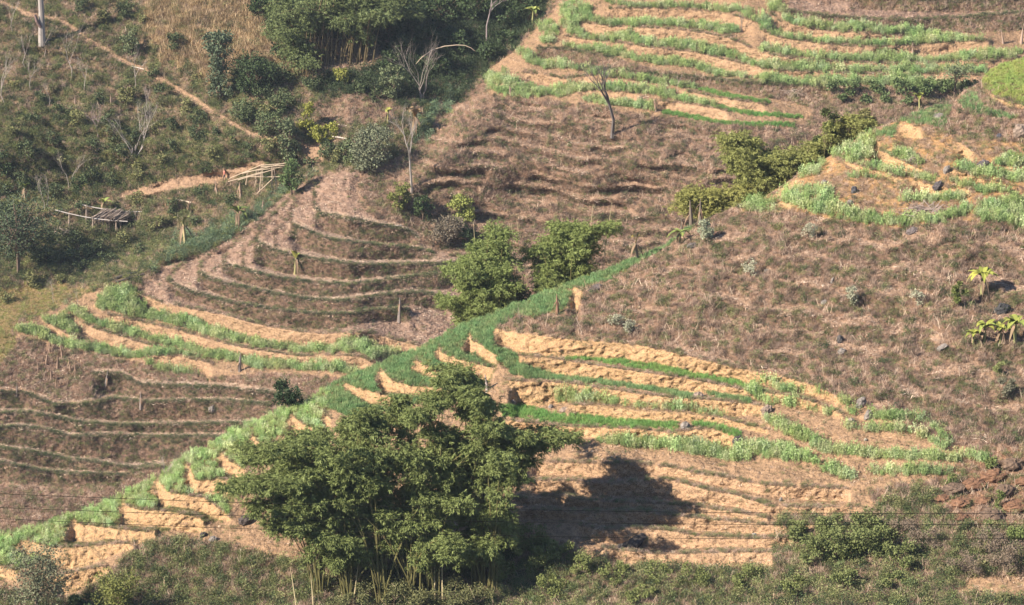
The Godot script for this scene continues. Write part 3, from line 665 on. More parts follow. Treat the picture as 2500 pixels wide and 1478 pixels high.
func flush(key: String, called: String, label: String, category: String, mat: String, group := "") -> void:
	# all copies of one bed or one ground cover stand under one node
	var root: Node3D = null
	for k: String in scat.keys():
		var q := k.split("|")
		if q[0] != key: continue
		if root == null:
			root = Node3D.new()
			root.name = numbered(called)
			add_child(root)
			tag(root, label, category, group, "stuff")
		var mm := MultiMesh.new()
		mm.transform_format = MultiMesh.TRANSFORM_3D
		mm.use_colors = true
		mm.mesh = protos[q[1]][int(q[2])]
		mm.instance_count = scat[k].size() / 16
		mm.buffer = scat[k]
		n_cover += mm.instance_count
		var o := MultiMeshInstance3D.new()
		o.name = "plants"
		o.multimesh = mm
		o.material_override = mats[mat]
		o.set_meta("kind", "stuff")
		root.add_child(o, true)
		scat.erase(k)
# class -> [[proto, plants per 1000 square pixels, least height, greatest height, colours..., patchy]]
const DRY := [[0.47, 0.345, 0.27], [0.39, 0.28, 0.215], [0.55, 0.42, 0.335], [0.32, 0.225, 0.17]]
const DEAD := [[0.25, 0.18, 0.145], [0.31, 0.23, 0.185], [0.20, 0.15, 0.12]]
const STRAW := [[0.46, 0.34, 0.20], [0.39, 0.29, 0.17], [0.52, 0.40, 0.26]]
const GREEN := [[0.15, 0.18, 0.075], [0.20, 0.22, 0.09], [0.10, 0.135, 0.06], [0.25, 0.25, 0.12]]
const DARK := [[0.045, 0.07, 0.04], [0.065, 0.095, 0.045], [0.08, 0.11, 0.055]]
const LIME := [[0.24, 0.27, 0.09], [0.29, 0.30, 0.12], [0.18, 0.22, 0.08]]
const TEAL := [[0.15, 0.22, 0.13], [0.19, 0.26, 0.16], [0.11, 0.17, 0.10]]
const PALE := [[0.55, 0.42, 0.32], [0.48, 0.35, 0.26], [0.62, 0.50, 0.40]]
var GROW := {
	1: [["dry", 25.0, 0.18, 0.5, DRY, 0.35], ["weed", 6.0, 0.2, 0.6, GREEN, 0.95], ["weed", 2.0, 0.3, 0.7, DARK, 0.95], ["dry", 5.0, 0.4, 0.9, DEAD, 0.9], ["stalk", 3.5, 0.4, 0.9, PALE, 0.7]],
	2: [["dry", 20.0, 0.3, 0.7, DRY, 0.3], ["weed", 17.0, 0.3, 0.8, GREEN, 0.88], ["weed", 4.0, 0.3, 0.8, DARK, 0.9], ["stalk", 1.0, 0.4, 1.0, PALE, 0.3]],
	3: [["dry", 2.0, 0.15, 0.3, DRY, 0.6], ["weed", 1.6, 0.12, 0.3, GREEN, 0.8], ["litter", 1.5, 0.4, 0.7, PALE, 0.4]],
	4: [["dry", 1.2, 0.1, 0.22, DRY, 0.7], ["weed", 1.6, 0.08, 0.2, GREEN, 0.8]],
	5: [["litter", 9.0, 0.5, 1.0, PALE, 0.3], ["dry", 4.0, 0.12, 0.3, DEAD, 0.3], ["dry", 3.0, 0.15, 0.35, DRY, 0.4], ["weed", 0.8, 0.15, 0.4, GREEN, 0.8], ["stalk", 1.0, 0.2, 0.4, PALE, 0.3]],
	6: [["dry", 24.0, 0.3, 0.65, DRY, 0.0], ["weed", 8.0, 0.25, 0.6, GREEN, 0.8], ["stalk", 1.0, 0.4, 0.9, PALE, 0.3]],
	7: [["dry", 0.8, 0.1, 0.25, DRY, 0.5]],
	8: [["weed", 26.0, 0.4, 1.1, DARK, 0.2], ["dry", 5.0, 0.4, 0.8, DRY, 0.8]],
	9: [["dry", 20.0, 0.6, 1.5, STRAW, 0.3], ["dry", 14.0, 0.4, 1.0, DRY, 0.4], ["weed", 6.0, 0.4, 0.9, GREEN, 0.9]],
	10: [["weed", 3.0, 0.15, 0.3, GREEN, 0.5]],
	11: [["dry", 24.0, 0.3, 0.6, DRY, 0.0], ["weed", 7.0, 0.25, 0.55, GREEN, 0.85], ["litter", 5.0, 0.5, 1.0, PALE, 0.5]],
	12: [["dry", 1.0, 0.15, 0.3, DRY, 0.6], ["weed", 0.8, 0.12, 0.3, GREEN, 0.8], ["litter", 1.0, 0.4, 0.7, PALE, 0.4]],
	13: [["dry", 16.0, 0.2, 0.45, STRAW, 0.0], ["weed", 10.0, 0.2, 0.5, LIME, 0.7]],
	14: [["dry", 10.0, 0.2, 0.5, DRY, 0.7], ["weed", 4.0, 0.2, 0.5, GREEN, 0.8]],
	22: [["litter", 20.0, 0.5, 1.0, PALE, 0.1], ["dry", 2.0, 0.12, 0.25, DRY, 0.5]],
	21: [["dry", 13.0, 0.25, 0.5, DEAD, 0.2], ["dry", 9.0, 0.25, 0.5, DRY, 0.5], ["weed", 9.0, 0.2, 0.5, GREEN, 0.8], ["weed", 4.0, 0.25, 0.5, DARK, 0.8]],
	20: [["dry", 9.0, 0.2, 0.6, DRY, 0.6], ["weed", 6.0, 0.2, 0.6, GREEN, 0.9], ["stalk", 2.0, 0.4, 0.9, PALE, 0.3]],
	17: [["dry", 12.0, 0.2, 0.4, DRY, 0.2], ["litter", 9.0, 0.5, 1.0, PALE, 0.0]],
	18: [["weed", 18.0, 0.3, 0.8, GREEN, 0.6], ["weed", 7.0, 0.4, 0.9, DARK, 0.9], ["weed", 7.0, 0.3, 0.7, LIME, 0.95], ["dry", 18.0, 0.3, 0.7, DRY, 0.4]],
	16: [["weed", 26.0, 0.4, 0.9, TEAL, 0.1], ["weed", 8.0, 0.3, 0.8, LIME, 0.5], ["dry", 4.0, 0.3, 0.6, DRY, 0.5]],
}
func cover_ground(S: Sheet, key: String, dens: float, size: float) -> void:
	var nv := S.nv
	var cell := S.du * S.dv / 1000.0 * dens
	for i in S.nu:
		var u0 := S.u0 + i * S.du
		for j in S.last[i]:
			var k := i * nv + j
			var specs: Array = GROW[S.cls[k]]
			for q in specs.size():
				var s: Array = specs[q]
				var want: float = s[1] * cell
				var u := u0 + rng.randf() * S.du
				var v := S.top[i] + (j + rng.randf()) * S.dv
				if s[5] > 0.0:
					var n := nz.get_noise_2d(u * 2.4 + q * 300.0, v * 3.4 + (0.0 if s[0] == "weed" else 900.0)) + 0.5 * nf.get_noise_2d(u * 1.5, v * 2.0 + q * 50.0)
					want *= lerpf(1.0, 2.6 * smoothstep(-0.05, 0.35, n), s[5])
				while want > 0.0:
					if want < 1.0 and rng.randf() > want: break
					want -= 1.0
					var pals: Array = s[4]
					var c: Array = pals[rng.randi() % pals.size()]
					var big := nz.get_noise_2d(u * 0.9, v * 1.3 + 77.0)
					var g := rr(0.78, 1.22) * (1.0 + 0.3 * big + 0.25 * nf.get_noise_2d(u * 1.2, v * 1.8))
					var h := rr(s[2], s[3]) * size
					var kk: String = s[0]
					add_to(key + ("_weed" if kk == "weed" else "_dry"), kk, S.at(u, v) - Vector3(0, 0.03, 0), h, maxf(h, 0.45 * size) if kk != "stalk" else h, Color(c[0] * g, c[1] * g, c[2] * g))
const CROP := {
	"b": ["crop", 0.45, 0.75, [[0.30, 0.39, 0.165], [0.35, 0.43, 0.205], [0.24, 0.335, 0.13], [0.41, 0.465, 0.27]], 30.0],
	"w": ["blade", 0.28, 0.42, [[0.20, 0.325, 0.135], [0.24, 0.355, 0.16], [0.165, 0.275, 0.115], [0.28, 0.35, 0.165], [0.145, 0.235, 0.105]], 80.0],
	"g": ["blade", 0.24, 0.4, [[0.19, 0.34, 0.10], [0.22, 0.38, 0.12], [0.15, 0.29, 0.085]], 70.0],
	"y": ["blade", 0.2, 0.34, [[0.32, 0.40, 0.12], [0.37, 0.43, 0.15], [0.28, 0.36, 0.10]], 80.0],
}
func plant_bed(S: Sheet, poly: PackedVector2Array, kind: String, key: String, no_banks: bool, scale_ := 1.0, tint := 1.0) -> void:
	var d: Array = CROP[kind]
	var lo := 1e9
	var hi := -1e9
	for p in poly:
		lo = minf(lo, p.x); hi = maxf(hi, p.x)
	var u := lo + 0.5
	while u < hi:
		var xs := crossings(poly, u)
		for q in range(0, xs.size() - 1, 2):
			var vt: float = xs[q]
			var vb: float = xs[q + 1]
			var pm := S.at(u, (vt + vb) * 0.5)
			var hp: float = d[1] * scale_ * F / depth(pm)
			if not no_banks: vt = minf(vt + 0.9 * hp, vb - 3.0)
			var n: float = (vb - vt + 3.0) * 2.0 / 1000.0 * d[4] * (1.0 if S == near else 1.7)
			while n > 0.0:
				if n < 1.0 and rng.randf() > n: break
				n -= 1.0
				var uu := u + rr(-1.0, 1.0)
				var v := rr(vt, vb) + nf.get_noise_2d(uu * 3.0, 31.0) * 4.0 + rng.randfn() * 1.2
				var thin := nf.get_noise_2d(uu * 4.5 + 200.0, v * 5.0)
				if kind == "b" and thin < (-0.4 if no_banks else -0.23): continue
				var k := S.k_of(uu, v)
				if no_banks and (k < 0 or S.bid[k] != 0): continue
				if no_banks:
					var k2 := S.k_of(uu, v - 1.1 * hp)
					if k2 >= 0 and S.bid[k2] != 0 and rng.randf() < 0.96: continue
				var c: Array = d[3][rng.randi() % d[3].size()]
				var g := rr(0.78, 1.22) * (1.0 + (0.5 if kind == "b" else 0.2) * thin) * tint
				var h := rr(d[1] * 0.8, d[2] * 1.1) * scale_ * (1.0 + (0.9 if kind == "b" else 0.25) * thin)
				add_to(key, d[0], S.at(uu, v) - Vector3(0, 0.02, 0), h, h * (0.72 if kind == "b" else 1.3), Color(c[0] * g * (1.0 + 0.22 * nz.get_noise_2d(uu * 2.0, v * 2.0)), c[1] * g, c[2] * g))
		u += 2.0

# weeds and dead grass that hang over the brow of every bank
func edge_weeds(S: Sheet, banks: Array, key: String, size: float) -> void:
	for b in banks:
		var lip := V(b[1])
		var kind: String = b[0]
		for q in lip.size() - 1:
			var a := lip[q]
			var c := lip[q + 1]
			var n := int(a.distance_to(c) * (0.8 if kind == "o" else (1.4 if kind == "g" or kind == "d" else 1.0)))
			for t in n:
				var p := a.lerp(c, rng.randf())
				var green := rng.randf() < (0.62 if kind == "g" or kind == "d" else 0.3)
				var patch := nf.get_noise_2d(p.x * 2.0, p.y * 2.0)
				if patch < -0.15 and kind != "g" and kind != "d": continue
				var pals: Array = (DARK if (kind == "g" or kind == "d") and rng.randf() < 0.6 else GREEN) if green else DRY
				var k: Array = pals[rng.randi() % pals.size()]
				var g := rr(0.8, 1.2)
				var h := rr(0.14, 0.32) * size
				add_to(key + ("_weed" if green else "_dry"), "weed" if green else "dry", S.at(p.x, p.y - absf(rng.randfn()) * 3.5 + (2.0 if kind == "g" or kind == "d" else 0.5)), h, h * 1.5, Color(k[0] * g, k[1] * g, k[2] * g))
# ---------- trees, shrubs, bamboo, bananas, rocks and what people built ----------
func bez(a: Vector3, b: Vector3, c: Vector3, t: float) -> Vector3: return a.lerp(b, t).lerp(b.lerp(c, t), t)
func make_sprays() -> void:
	# a leafy bamboo twig, one metre long, hanging outwards along +x
	protos.spray = []
	for k in 4:
		var a := Acc.new()
		for q in 15:
			var t := rr(0.1, 1.0)
			var p := Vector3(t * 0.75, 0.12 * t - 0.42 * t * t, rng.randfn() * 0.07)
			var d := (Vector3(0.6, -0.6, 0) + rv() * 0.75).normalized() * rr(0.32, 0.6)
			var g := rr(0.8, 1.2)
			a.leaf(p, d, d.cross(rv()).normalized() * 0.05, Color(g, g, g))
		protos.spray.append(a.mesh())
var n_inst := 0
var behind := false
func base_at(S: Sheet, u: float, v: float) -> Vector3:
	# things that stand behind the crest grow from its far slope
	var p := S.at(u, v)
	return pt(u, v + 70.0, depth(p) + 10.0) if behind else p
func bamboo(S: Sheet, label: String, bases: Array, tips: Array, bare: Array, leaf: float, per: int, lo: Color, hi: Color, thick: float, culm_c: Color, depth_jit: float, tmin := 0.36, group := "") -> void:
	var org := base_at(S, bases[0], bases[1])
	var root := thing("bamboo_clump", org, label, "bamboo", group)
	var fol := [PackedFloat32Array(), PackedFloat32Array(), PackedFloat32Array(), PackedFloat32Array()]
	var nb := bases.size() / 2
	for ti in range(0, tips.size(), 4):
		for q in int(tips[ti + 2]):
			var bi := rng.randi() % nb
			# the nearest clump of culms most often bears the tip
			for w in 2:
				var o := rng.randi() % nb
				if absf(bases[o * 2] - tips[ti]) < absf(bases[bi * 2] - tips[ti]): bi = o
			var p0 := base_at(S, bases[bi * 2] + rng.randfn() * 9.0, bases[bi * 2 + 1] + rng.randfn() * 6.0) - org
			var z := depth(p0 + org) + rng.randfn() * depth_jit
			var tip := pt(tips[ti] + rng.randfn() * tips[ti + 3], tips[ti + 1] + rng.randfn() * tips[ti + 3] * 0.6, z) - org
			var h := tip.y - p0.y
			var reach := Vector2(tip.x - p0.x, tip.z - p0.z).length()
			var mid := p0 + Vector3((tip.x - p0.x) * 0.3, h + reach * 0.35, (tip.z - p0.z) * 0.3)
			var path := PackedVector3Array()
			var rad := PackedFloat32Array()
			for s in 10:
				var t := s / 9.0
				path.append(bez(p0, mid, tip, t))
				rad.append(lerpf(thick, thick * 0.2, t))
			var ca := Acc.new()
			var g := rr(0.75, 1.25)
			ca.tube(path, rad, Color(culm_c.r * g, culm_c.g * g, culm_c.b * g), 5)
			put("culm", ca.mesh(), mats.wood, root)
			for pl_ in 6:
				var t := 1.0 - (1.0 - tmin) * pow(rng.randf(), 1.2)
				var out := Vector3(rng.randfn(), rr(-0.1, 0.4), rng.randfn()).normalized()
				var pc := bez(p0, mid, tip, t) + out * rr(0.1, 1.0) * (1.3 - t * 0.6) * leaf * 3.4
				var pr := leaf * rr(1.1, 2.1)
				for s in per / 6:
					var dd := rv()
					var p := pc + Vector3(dd.x * pr, dd.y * pr * 0.75 - 0.3 * pr * (dd.x * dd.x + dd.z * dd.z), dd.z * pr) * (pow(rng.randf(), 0.4) if rng.randf() < 0.8 else rr(1.0, 1.9))
					var kc := lo.lerp(hi, rng.randf())
					var yaw := atan2(-dd.z, dd.x) + rng.randfn() * 0.4
					var sc := leaf * rr(1.3, 2.3)
					var bs := Basis.from_euler(Vector3(rng.randfn() * 0.3, yaw, rng.randfn() * 0.35 + 0.15)).scaled(Vector3.ONE * sc)
					fol[rng.randi() % 4].append_array(PackedFloat32Array([bs.x.x, bs.y.x, bs.z.x, p.x, bs.x.y, bs.y.y, bs.z.y, p.y, bs.x.z, bs.y.z, bs.z.z, p.z, kc.r, kc.g, kc.b, 1.0]))
	for bi in range(0, bare.size(), 4):
		var p0 := base_at(S, bare[bi], bare[bi + 1]) - org
		var tip := pt(bare[bi + 2], bare[bi + 3], depth(p0 + org)) - org
		var ca := Acc.new()
		var path := PackedVector3Array()
		var rad := PackedFloat32Array()
		for s in 6:
			var t := s / 5.0
			path.append(bez(p0, p0.lerp(tip, 0.5) + Vector3(0, 0.3, 0), tip, t))
			rad.append(lerpf(thick, thick * 0.25, t))
		ca.tube(path, rad, Color(0.5, 0.42, 0.26), 5)
		var o := put("culm", ca.mesh(), mats.wood, root)
		o.set_meta("label", "bare dry culm leaning out of the clump")
	for q in 4:
		var mm := MultiMesh.new()
		mm.transform_format = MultiMesh.TRANSFORM_3D
		mm.use_colors = true
		mm.mesh = protos.spray[q]
		mm.instance_count = fol[q].size() / 16
		mm.buffer = fol[q]
		var o := MultiMeshInstance3D.new()
		o.name = "foliage"
		o.multimesh = mm
		o.material_override = mats.leaf
		o.set_meta("kind", "stuff")
		root.add_child(o, true)
		n_inst += mm.instance_count

# a leafy tree or shrub: a short trunk with limbs, and leaves spread through uneven lobes
func shrub(S: Sheet, called: String, u: float, v: float, hpx: float, wpx: float, lo: Color, hi: Color, leaf: float, dens: float, label: String, category: String, group := "", open := 0.0, stem := 0.1) -> Node3D:
	var org := base_at(S, u, v)
	var m := depth(org) / F
	var h := (hpx + (70.0 if behind else 0.0)) * m
	var w := wpx * m * 0.5
	var root := thing(called, org, label, category, group)
	var tr := Acc.new()
	var cr := Acc.new()
	var bark := Color(0.14, 0.105, 0.08)
	var trunk_top := Vector3(rng.randfn() * 0.06 * h, h * (stem + 0.25), rng.randfn() * 0.06 * h)
	var r0 := clampf(h * 0.022, 0.03, 0.22)
	tr.tube(PackedVector3Array([Vector3(0, -0.2, 0), trunk_top * 0.5, trunk_top]), PackedFloat32Array([r0 * 1.3, r0, r0 * 0.7]), bark, 6)
	var lobes := int(clampf(9.0 + w * h * 1.2, 10.0, 44.0))
	var n := int(dens * w * h * 34.0 / (leaf * leaf))
	n = clampi(n, 300, 14000)
	for q in lobes:
		var a := rng.randf() * TAU
		var rad := sqrt(rng.randf()) * w * 0.72
		var yy := rr(stem, 0.86)
		var squeeze := sqrt(clampf(1.0 - pow((yy - 0.55) / 0.6, 2.0), 0.1, 1.0))
		var c := Vector3(cos(a) * rad * squeeze, h * yy, sin(a) * rad * squeeze)
		var lr := rr(0.22, 0.4) * minf(w, h * 0.6)
		tr.stick(trunk_top * rr(0.4, 1.0), c, r0 * 0.5, r0 * 0.15, bark, 4)
		for k in n / lobes:
			var d := rv()
			d.y = d.y * 0.8 + 0.12
			var p := c + d * lr * pow(rng.randf(), 0.45) * (1.0 + open)
			if p.y < h * 0.02: continue
			var ld := (d + rv() * 0.9 + Vector3(0, -0.1, 0)).normalized() * leaf * rr(0.6, 1.3)
			cr.leaf(p, ld, ld.cross(rv()).normalized() * leaf * 0.28, lo.lerp(hi, rng.randf()))
	put("trunk", tr.mesh(), mats.wood, root)
	put("crown", cr.mesh(), mats.leaf, root)
	return root

func limb(a: Acc, p: Vector3, d: Vector3, l: float, r: float, lev: int, k: Color, spread: float) -> void:
	var q := p + d * l * 0.5 + rv() * l * 0.05
	var e := q + (d + rv() * 0.18 + Vector3(0, 0.08, 0)).normalized() * l * 0.5
	a.tube(PackedVector3Array([p, q, e]), PackedFloat32Array([r, r * 0.8, r * 0.62]), k, 4 if lev < 3 else 5)
	if lev <= 0: return
	var n := 2 + rng.randi() % 2
	for s in n:
		var nd := (d + rv() * spread + Vector3(0, 0.12, 0)).normalized()
		limb(a, q.lerp(e, rr(0.2, 1.0)) if s > 0 else e, nd, l * rr(0.55, 0.85), r * 0.5, lev - 1, k, spread)
func bare_tree(S: Sheet, called: String, u: float, v: float, hpx: float, label: String, group := "", k := Color(0.42, 0.37, 0.32), thick := 1.0, split := 0.35, spread := 0.55, lev := 4, twin := 1) -> Node3D:
	var org := S.at(u, v)
	var h := hpx * depth(org) / F
	var root := thing(called, org, label, "tree", group)
	var tr := Acc.new()
	var br := Acc.new()
	var r := h * 0.016 * thick
	for s in twin:
		var lean := Vector3(rng.randfn() * 0.07, 1, rng.randfn() * 0.07) if twin == 1 else Vector3(cos(s * 2.2) * 0.22, 1, sin(s * 2.2) * 0.15)
		var p := Vector3(cos(s * 2.2), 0, sin(s * 2.2)) * r * (0.0 if twin == 1 else 2.0)
		var top := p + lean.normalized() * h * split
		var bend := p.lerp(top, 0.5) + Vector3(rng.randfn() * 0.03 * h, 0, 0)
		tr.tube(PackedVector3Array([p - Vector3(0, 0.3, 0), p + Vector3(0, h * 0.04, 0), bend, top]), PackedFloat32Array([r * 1.5, r * 1.1, r * 0.9, r * 0.75]), k, 6)
		for q in 3 if twin == 1 else 2:
			limb(br, bend.lerp(top, rr(0.5, 1.0)) if q > 0 else top, (lean * 0.9 + rv() * spread).normalized(), h * (1.0 - split) * rr(0.3, 0.42), r * 0.7, lev - 1, k, spread)
	put("trunk", tr.mesh(), mats.wood, root)
	put("branches", br.mesh(), mats.wood, root)
	return root

func banana_leaf(a: Acc, p: Vector3, d: Vector3, l: float, w: float, droop: float, k: Color) -> void:
	var side := d.cross(Vector3.UP).normalized()
	if side.length() < 0.1: side = Vector3.RIGHT
	var prev := []
	for s in 6:
		var t := s / 5.0
		var c := p + d * l * t + Vector3(0, -droop * l * t * t, 0)
		var ww := w * sin(PI * clampf(0.12 + t * 0.88, 0.0, 1.0)) + 0.01
		var cur := [c - side * ww + Vector3(0, ww * 0.35, 0), c, c + side * ww + Vector3(0, ww * 0.35, 0)]
		if prev:
			var g := rr(0.85, 1.15)
			var kk := Color(k.r * g, k.g * g, k.b * g)
			a.quad(prev[0], cur[0], cur[1], prev[1], kk)
			a.quad(prev[1], cur[1], cur[2], prev[2], kk)
		prev = cur
func banana(S: Sheet, u: float, v: float, hpx: float, n: int, k: Color, label: String, group := "", stem_k := Color(0.3, 0.3, 0.14), up := 0.9) -> void:
	var org := S.at(u, v)
	var h := hpx * depth(org) / F
	var root := thing("banana_plant", org, label, "banana plant", group)
	var st := Acc.new()
	var top := Vector3(rng.randfn() * 0.04 * h, h * 0.55, 0)
	st.tube(PackedVector3Array([Vector3(0, -0.15, 0), top * 0.5, top]), PackedFloat32Array([h * 0.05, h * 0.04, h * 0.025]), stem_k, 7)
	put("stem", st.mesh(), mats.wood, root)
	for q in n:
		var a := TAU * q / n + rng.randfn() * 0.3
		var la := Acc.new()
		banana_leaf(la, top - Vector3(0, rr(0, 0.06) * h, 0), Vector3(cos(a) * 0.8, up * rr(0.6, 1.4), sin(a) * 0.8).normalized(), h * rr(0.5, 0.8), h * rr(0.08, 0.12), rr(0.35, 0.95), k.lerp(Color(k.r * 1.35, k.g * 1.15, k.b), rng.randf()))
		put("leaf", la.mesh(), mats.leaf, root)
	for q in 3:
		var a := rng.randf() * TAU
		var da := Acc.new()
		banana_leaf(da, top - Vector3(0, 0.05 * h, 0), Vector3(cos(a) * 0.5, -0.1, sin(a) * 0.5).normalized(), h * rr(0.2, 0.34), h * 0.045, 1.6, Color(0.21, 0.15, 0.1))
		put("dead_leaf", da.mesh(), mats.leaf, root)
func stump(S: Sheet, u: float, v: float, hpx: float, label: String, group: String, k := Color(0.33, 0.24, 0.17)) -> void:
	var org := S.at(u, v)
	var h := hpx * depth(org) / F
	var root := thing("banana_stump", org, label, "banana stump", group)
	var st := Acc.new()
	var b := Vector3(rng.randfn() * 0.06 * h, 0, 0)
	st.tube(PackedVector3Array([Vector3(0, -0.15, 0), Vector3(0, h * 0.25, 0) + b * 0.3, Vector3(0, h * 0.65, 0) + b, Vector3(0, h, 0) + b * 1.6]), PackedFloat32Array([h * 0.095, h * 0.085, h * 0.05, h * 0.012]), k, 7)
	put("stem", st.mesh(), mats.wood, root)
	var dl := Acc.new()
	for q in 5:
		var a := rng.randf() * TAU
		var d := Vector3(cos(a), rr(-0.6, 0.2), sin(a)).normalized()
		banana_leaf(dl, Vector3(0, h * rr(0.45, 0.85), 0) + b, d, h * rr(0.18, 0.32), h * 0.03, 1.3, Color(0.25, 0.17, 0.115) * rr(0.7, 1.2))
	put("dead_leaf", dl.mesh(), mats.leaf, root)

func boulder(w: float, h: float, d: float, seed_: int) -> ArrayMesh:
	var n := FastNoiseLite.new()
	n.seed = seed_; n.frequency = 0.9; n.noise_type = FastNoiseLite.TYPE_CELLULAR; n.cellular_return_type = FastNoiseLite.RETURN_DISTANCE2_SUB
	var sm := SphereMesh.new()
	sm.radial_segments = 18; sm.rings = 11
	var ar := sm.surface_get_arrays(0)
	var vs: PackedVector3Array = ar[Mesh.ARRAY_VERTEX]
	var ix: PackedInt32Array = ar[Mesh.ARRAY_INDEX]
	var a := Acc.new()
	var q := PackedVector3Array()
	for p in vs:
		var e := p.normalized()
		var g := 1.0 + 0.45 * n.get_noise_3dv(e * 1.3) + 0.12 * nf.get_noise_3dv(e * 60.0 + Vector3(seed_, 0, 0))
		e = Vector3(snappedf(e.x, 0.22) * 0.5 + e.x * 0.5, snappedf(e.y, 0.3) * 0.5 + e.y * 0.5, snappedf(e.z, 0.25) * 0.5 + e.z * 0.5) * g
		q.append(Vector3(e.x * w * 0.5, e.y * h * 0.5, e.z * d * 0.5))
	for t in range(0, ix.size(), 3):
		var g := rr(0.85, 1.15)
		a.tri(q[ix[t]], q[ix[t + 1]], q[ix[t + 2]], Color(g, g, g))
	return a.mesh()
func rock(S: Sheet, u: float, v: float, wpx: float, hpx: float, k: Color, tilt: float, label: String, group := "") -> void:
	var org := S.at(u, v)
	var m := depth(org) / F
	var o := MeshInstance3D.new()
	o.name = numbered("rock")
	var bm := boulder(wpx * m, hpx * m * 1.15, wpx * m * 0.8, int(u * 7.0 + v))
	var mat: StandardMaterial3D = mats.rock.duplicate()
	mat.albedo_color = k.linear_to_srgb()
	o.mesh = bm
	o.material_override = mat
	add_child(o)
	o.position = org + Vector3(0, hpx * m * 0.12, 0)
	o.rotation = Vector3(0, rng.randf() * 0.6, tilt)
	tag(o, label, "rock", group)
func sticks(S: Sheet, u: float, v: float, wpx: float, hpx: float, n: int, k: Color, label: String, group := "") -> void:
	var org := S.at(u, v)
	var m := depth(org) / F
	var a := Acc.new()
	for q in n:
		var p := Vector3(rng.randfn() * wpx * m * 0.25, rr(0.0, hpx * m), rng.randfn() * wpx * m * 0.15)
		var d := Vector3(rng.randfn(), rng.randfn() * 0.5, rng.randfn() * 0.5).normalized() * rr(0.6, 1.6) * wpx * m * 0.35
		var g := rr(0.7, 1.25)
		a.stick(p - d * 0.5, p + d * 0.5, 0.03, 0.012, Color(k.r * g, k.g * g, k.b * g), 3)
	var o := put(numbered("brushwood"), a.mesh(), mats.wood, self)
	o.position = org
	tag(o, label, "brushwood", group, "stuff")

func sdf_body(bones: Array, cell: float, pal: Callable) -> ArrayMesh:
	# tapered capsules joined by a smooth minimum, meshed as surface nets
	var lo := Vector3(1e9, 1e9, 1e9)
	var hi := -lo
	for b in bones:
		for e in [[b[0], b[2]], [b[1], b[3]]]:
			var r: float = e[1] + cell * 2.0
			lo = lo.min(e[0] - Vector3.ONE * r); hi = hi.max(e[0] + Vector3.ONE * r)
	var n := Vector3i(((hi - lo) / cell).ceil()) + Vector3i.ONE
	var f := PackedFloat32Array()
	f.resize(n.x * n.y * n.z)
	for z in n.z:
		for y in n.y:
			for x in n.x:
				var p := lo + Vector3(x, y, z) * cell
				var d := 1e3
				for b in bones:
					var ab: Vector3 = b[1] - b[0]
					var t := clampf((p - b[0]).dot(ab) / maxf(ab.length_squared(), 1e-6), 0.0, 1.0)
					var s: float = (p - b[0] - ab * t).length() - lerpf(b[2], b[3], t)
					var h := clampf(0.5 + 0.5 * (d - s) / 0.03, 0.0, 1.0)
					d = lerpf(d, s, h) - 0.03 * h * (1.0 - h)
				f[x + n.x * (y + n.y * z)] = d
	var a := Acc.new()
	var vert := {}
	for z in n.z - 1:
		for y in n.y - 1:
			for x in n.x - 1:
				var sum := Vector3.ZERO
				var cnt := 0
				for e in [[0, 0, 0, 1, 0, 0], [0, 1, 0, 1, 1, 0], [0, 0, 1, 1, 0, 1], [0, 1, 1, 1, 1, 1], [0, 0, 0, 0, 1, 0], [1, 0, 0, 1, 1, 0], [0, 0, 1, 0, 1, 1], [1, 0, 1, 1, 1, 1], [0, 0, 0, 0, 0, 1], [1, 0, 0, 1, 0, 1], [0, 1, 0, 0, 1, 1], [1, 1, 0, 1, 1, 1]]:
					var da := f[(x + e[0]) + n.x * ((y + e[1]) + n.y * (z + e[2]))]
					var db := f[(x + e[3]) + n.x * ((y + e[4]) + n.y * (z + e[5]))]
					if (da < 0.0) != (db < 0.0):
						sum += Vector3(x + e[0], y + e[1], z + e[2]).lerp(Vector3(x + e[3], y + e[4], z + e[5]), da / (da - db))
						cnt += 1
				if cnt: vert[Vector3i(x, y, z)] = lo + sum / cnt * cell
	for z in range(1, n.z - 1):
		for y in range(1, n.y - 1):
			for x in range(1, n.x - 1):
				var d0 := f[x + n.x * (y + n.y * z)]
				for ax in 3:
					var s := Vector3i.ZERO
					s[ax] = 1
					var d1 := f[(x + s.x) + n.x * ((y + s.y) + n.y * (z + s.z))]
					if (d0 < 0.0) == (d1 < 0.0): continue
					var i1 := Vector3i.ZERO
					var i2 := Vector3i.ZERO
					i1[(ax + 1) % 3] = 1
					i2[(ax + 2) % 3] = 1
					var c := Vector3i(x, y, z)
					var q := [vert.get(c - i1 - i2), vert.get(c - i2), vert.get(c), vert.get(c - i1)]
					if q.has(null): continue
					var k: Color = pal.call(q[0])
					if d0 < 0.0: a.quad(q[0], q[3], q[2], q[1], k)
					else: a.quad(q[0], q[1], q[2], q[3], k)
	return a.mesh()
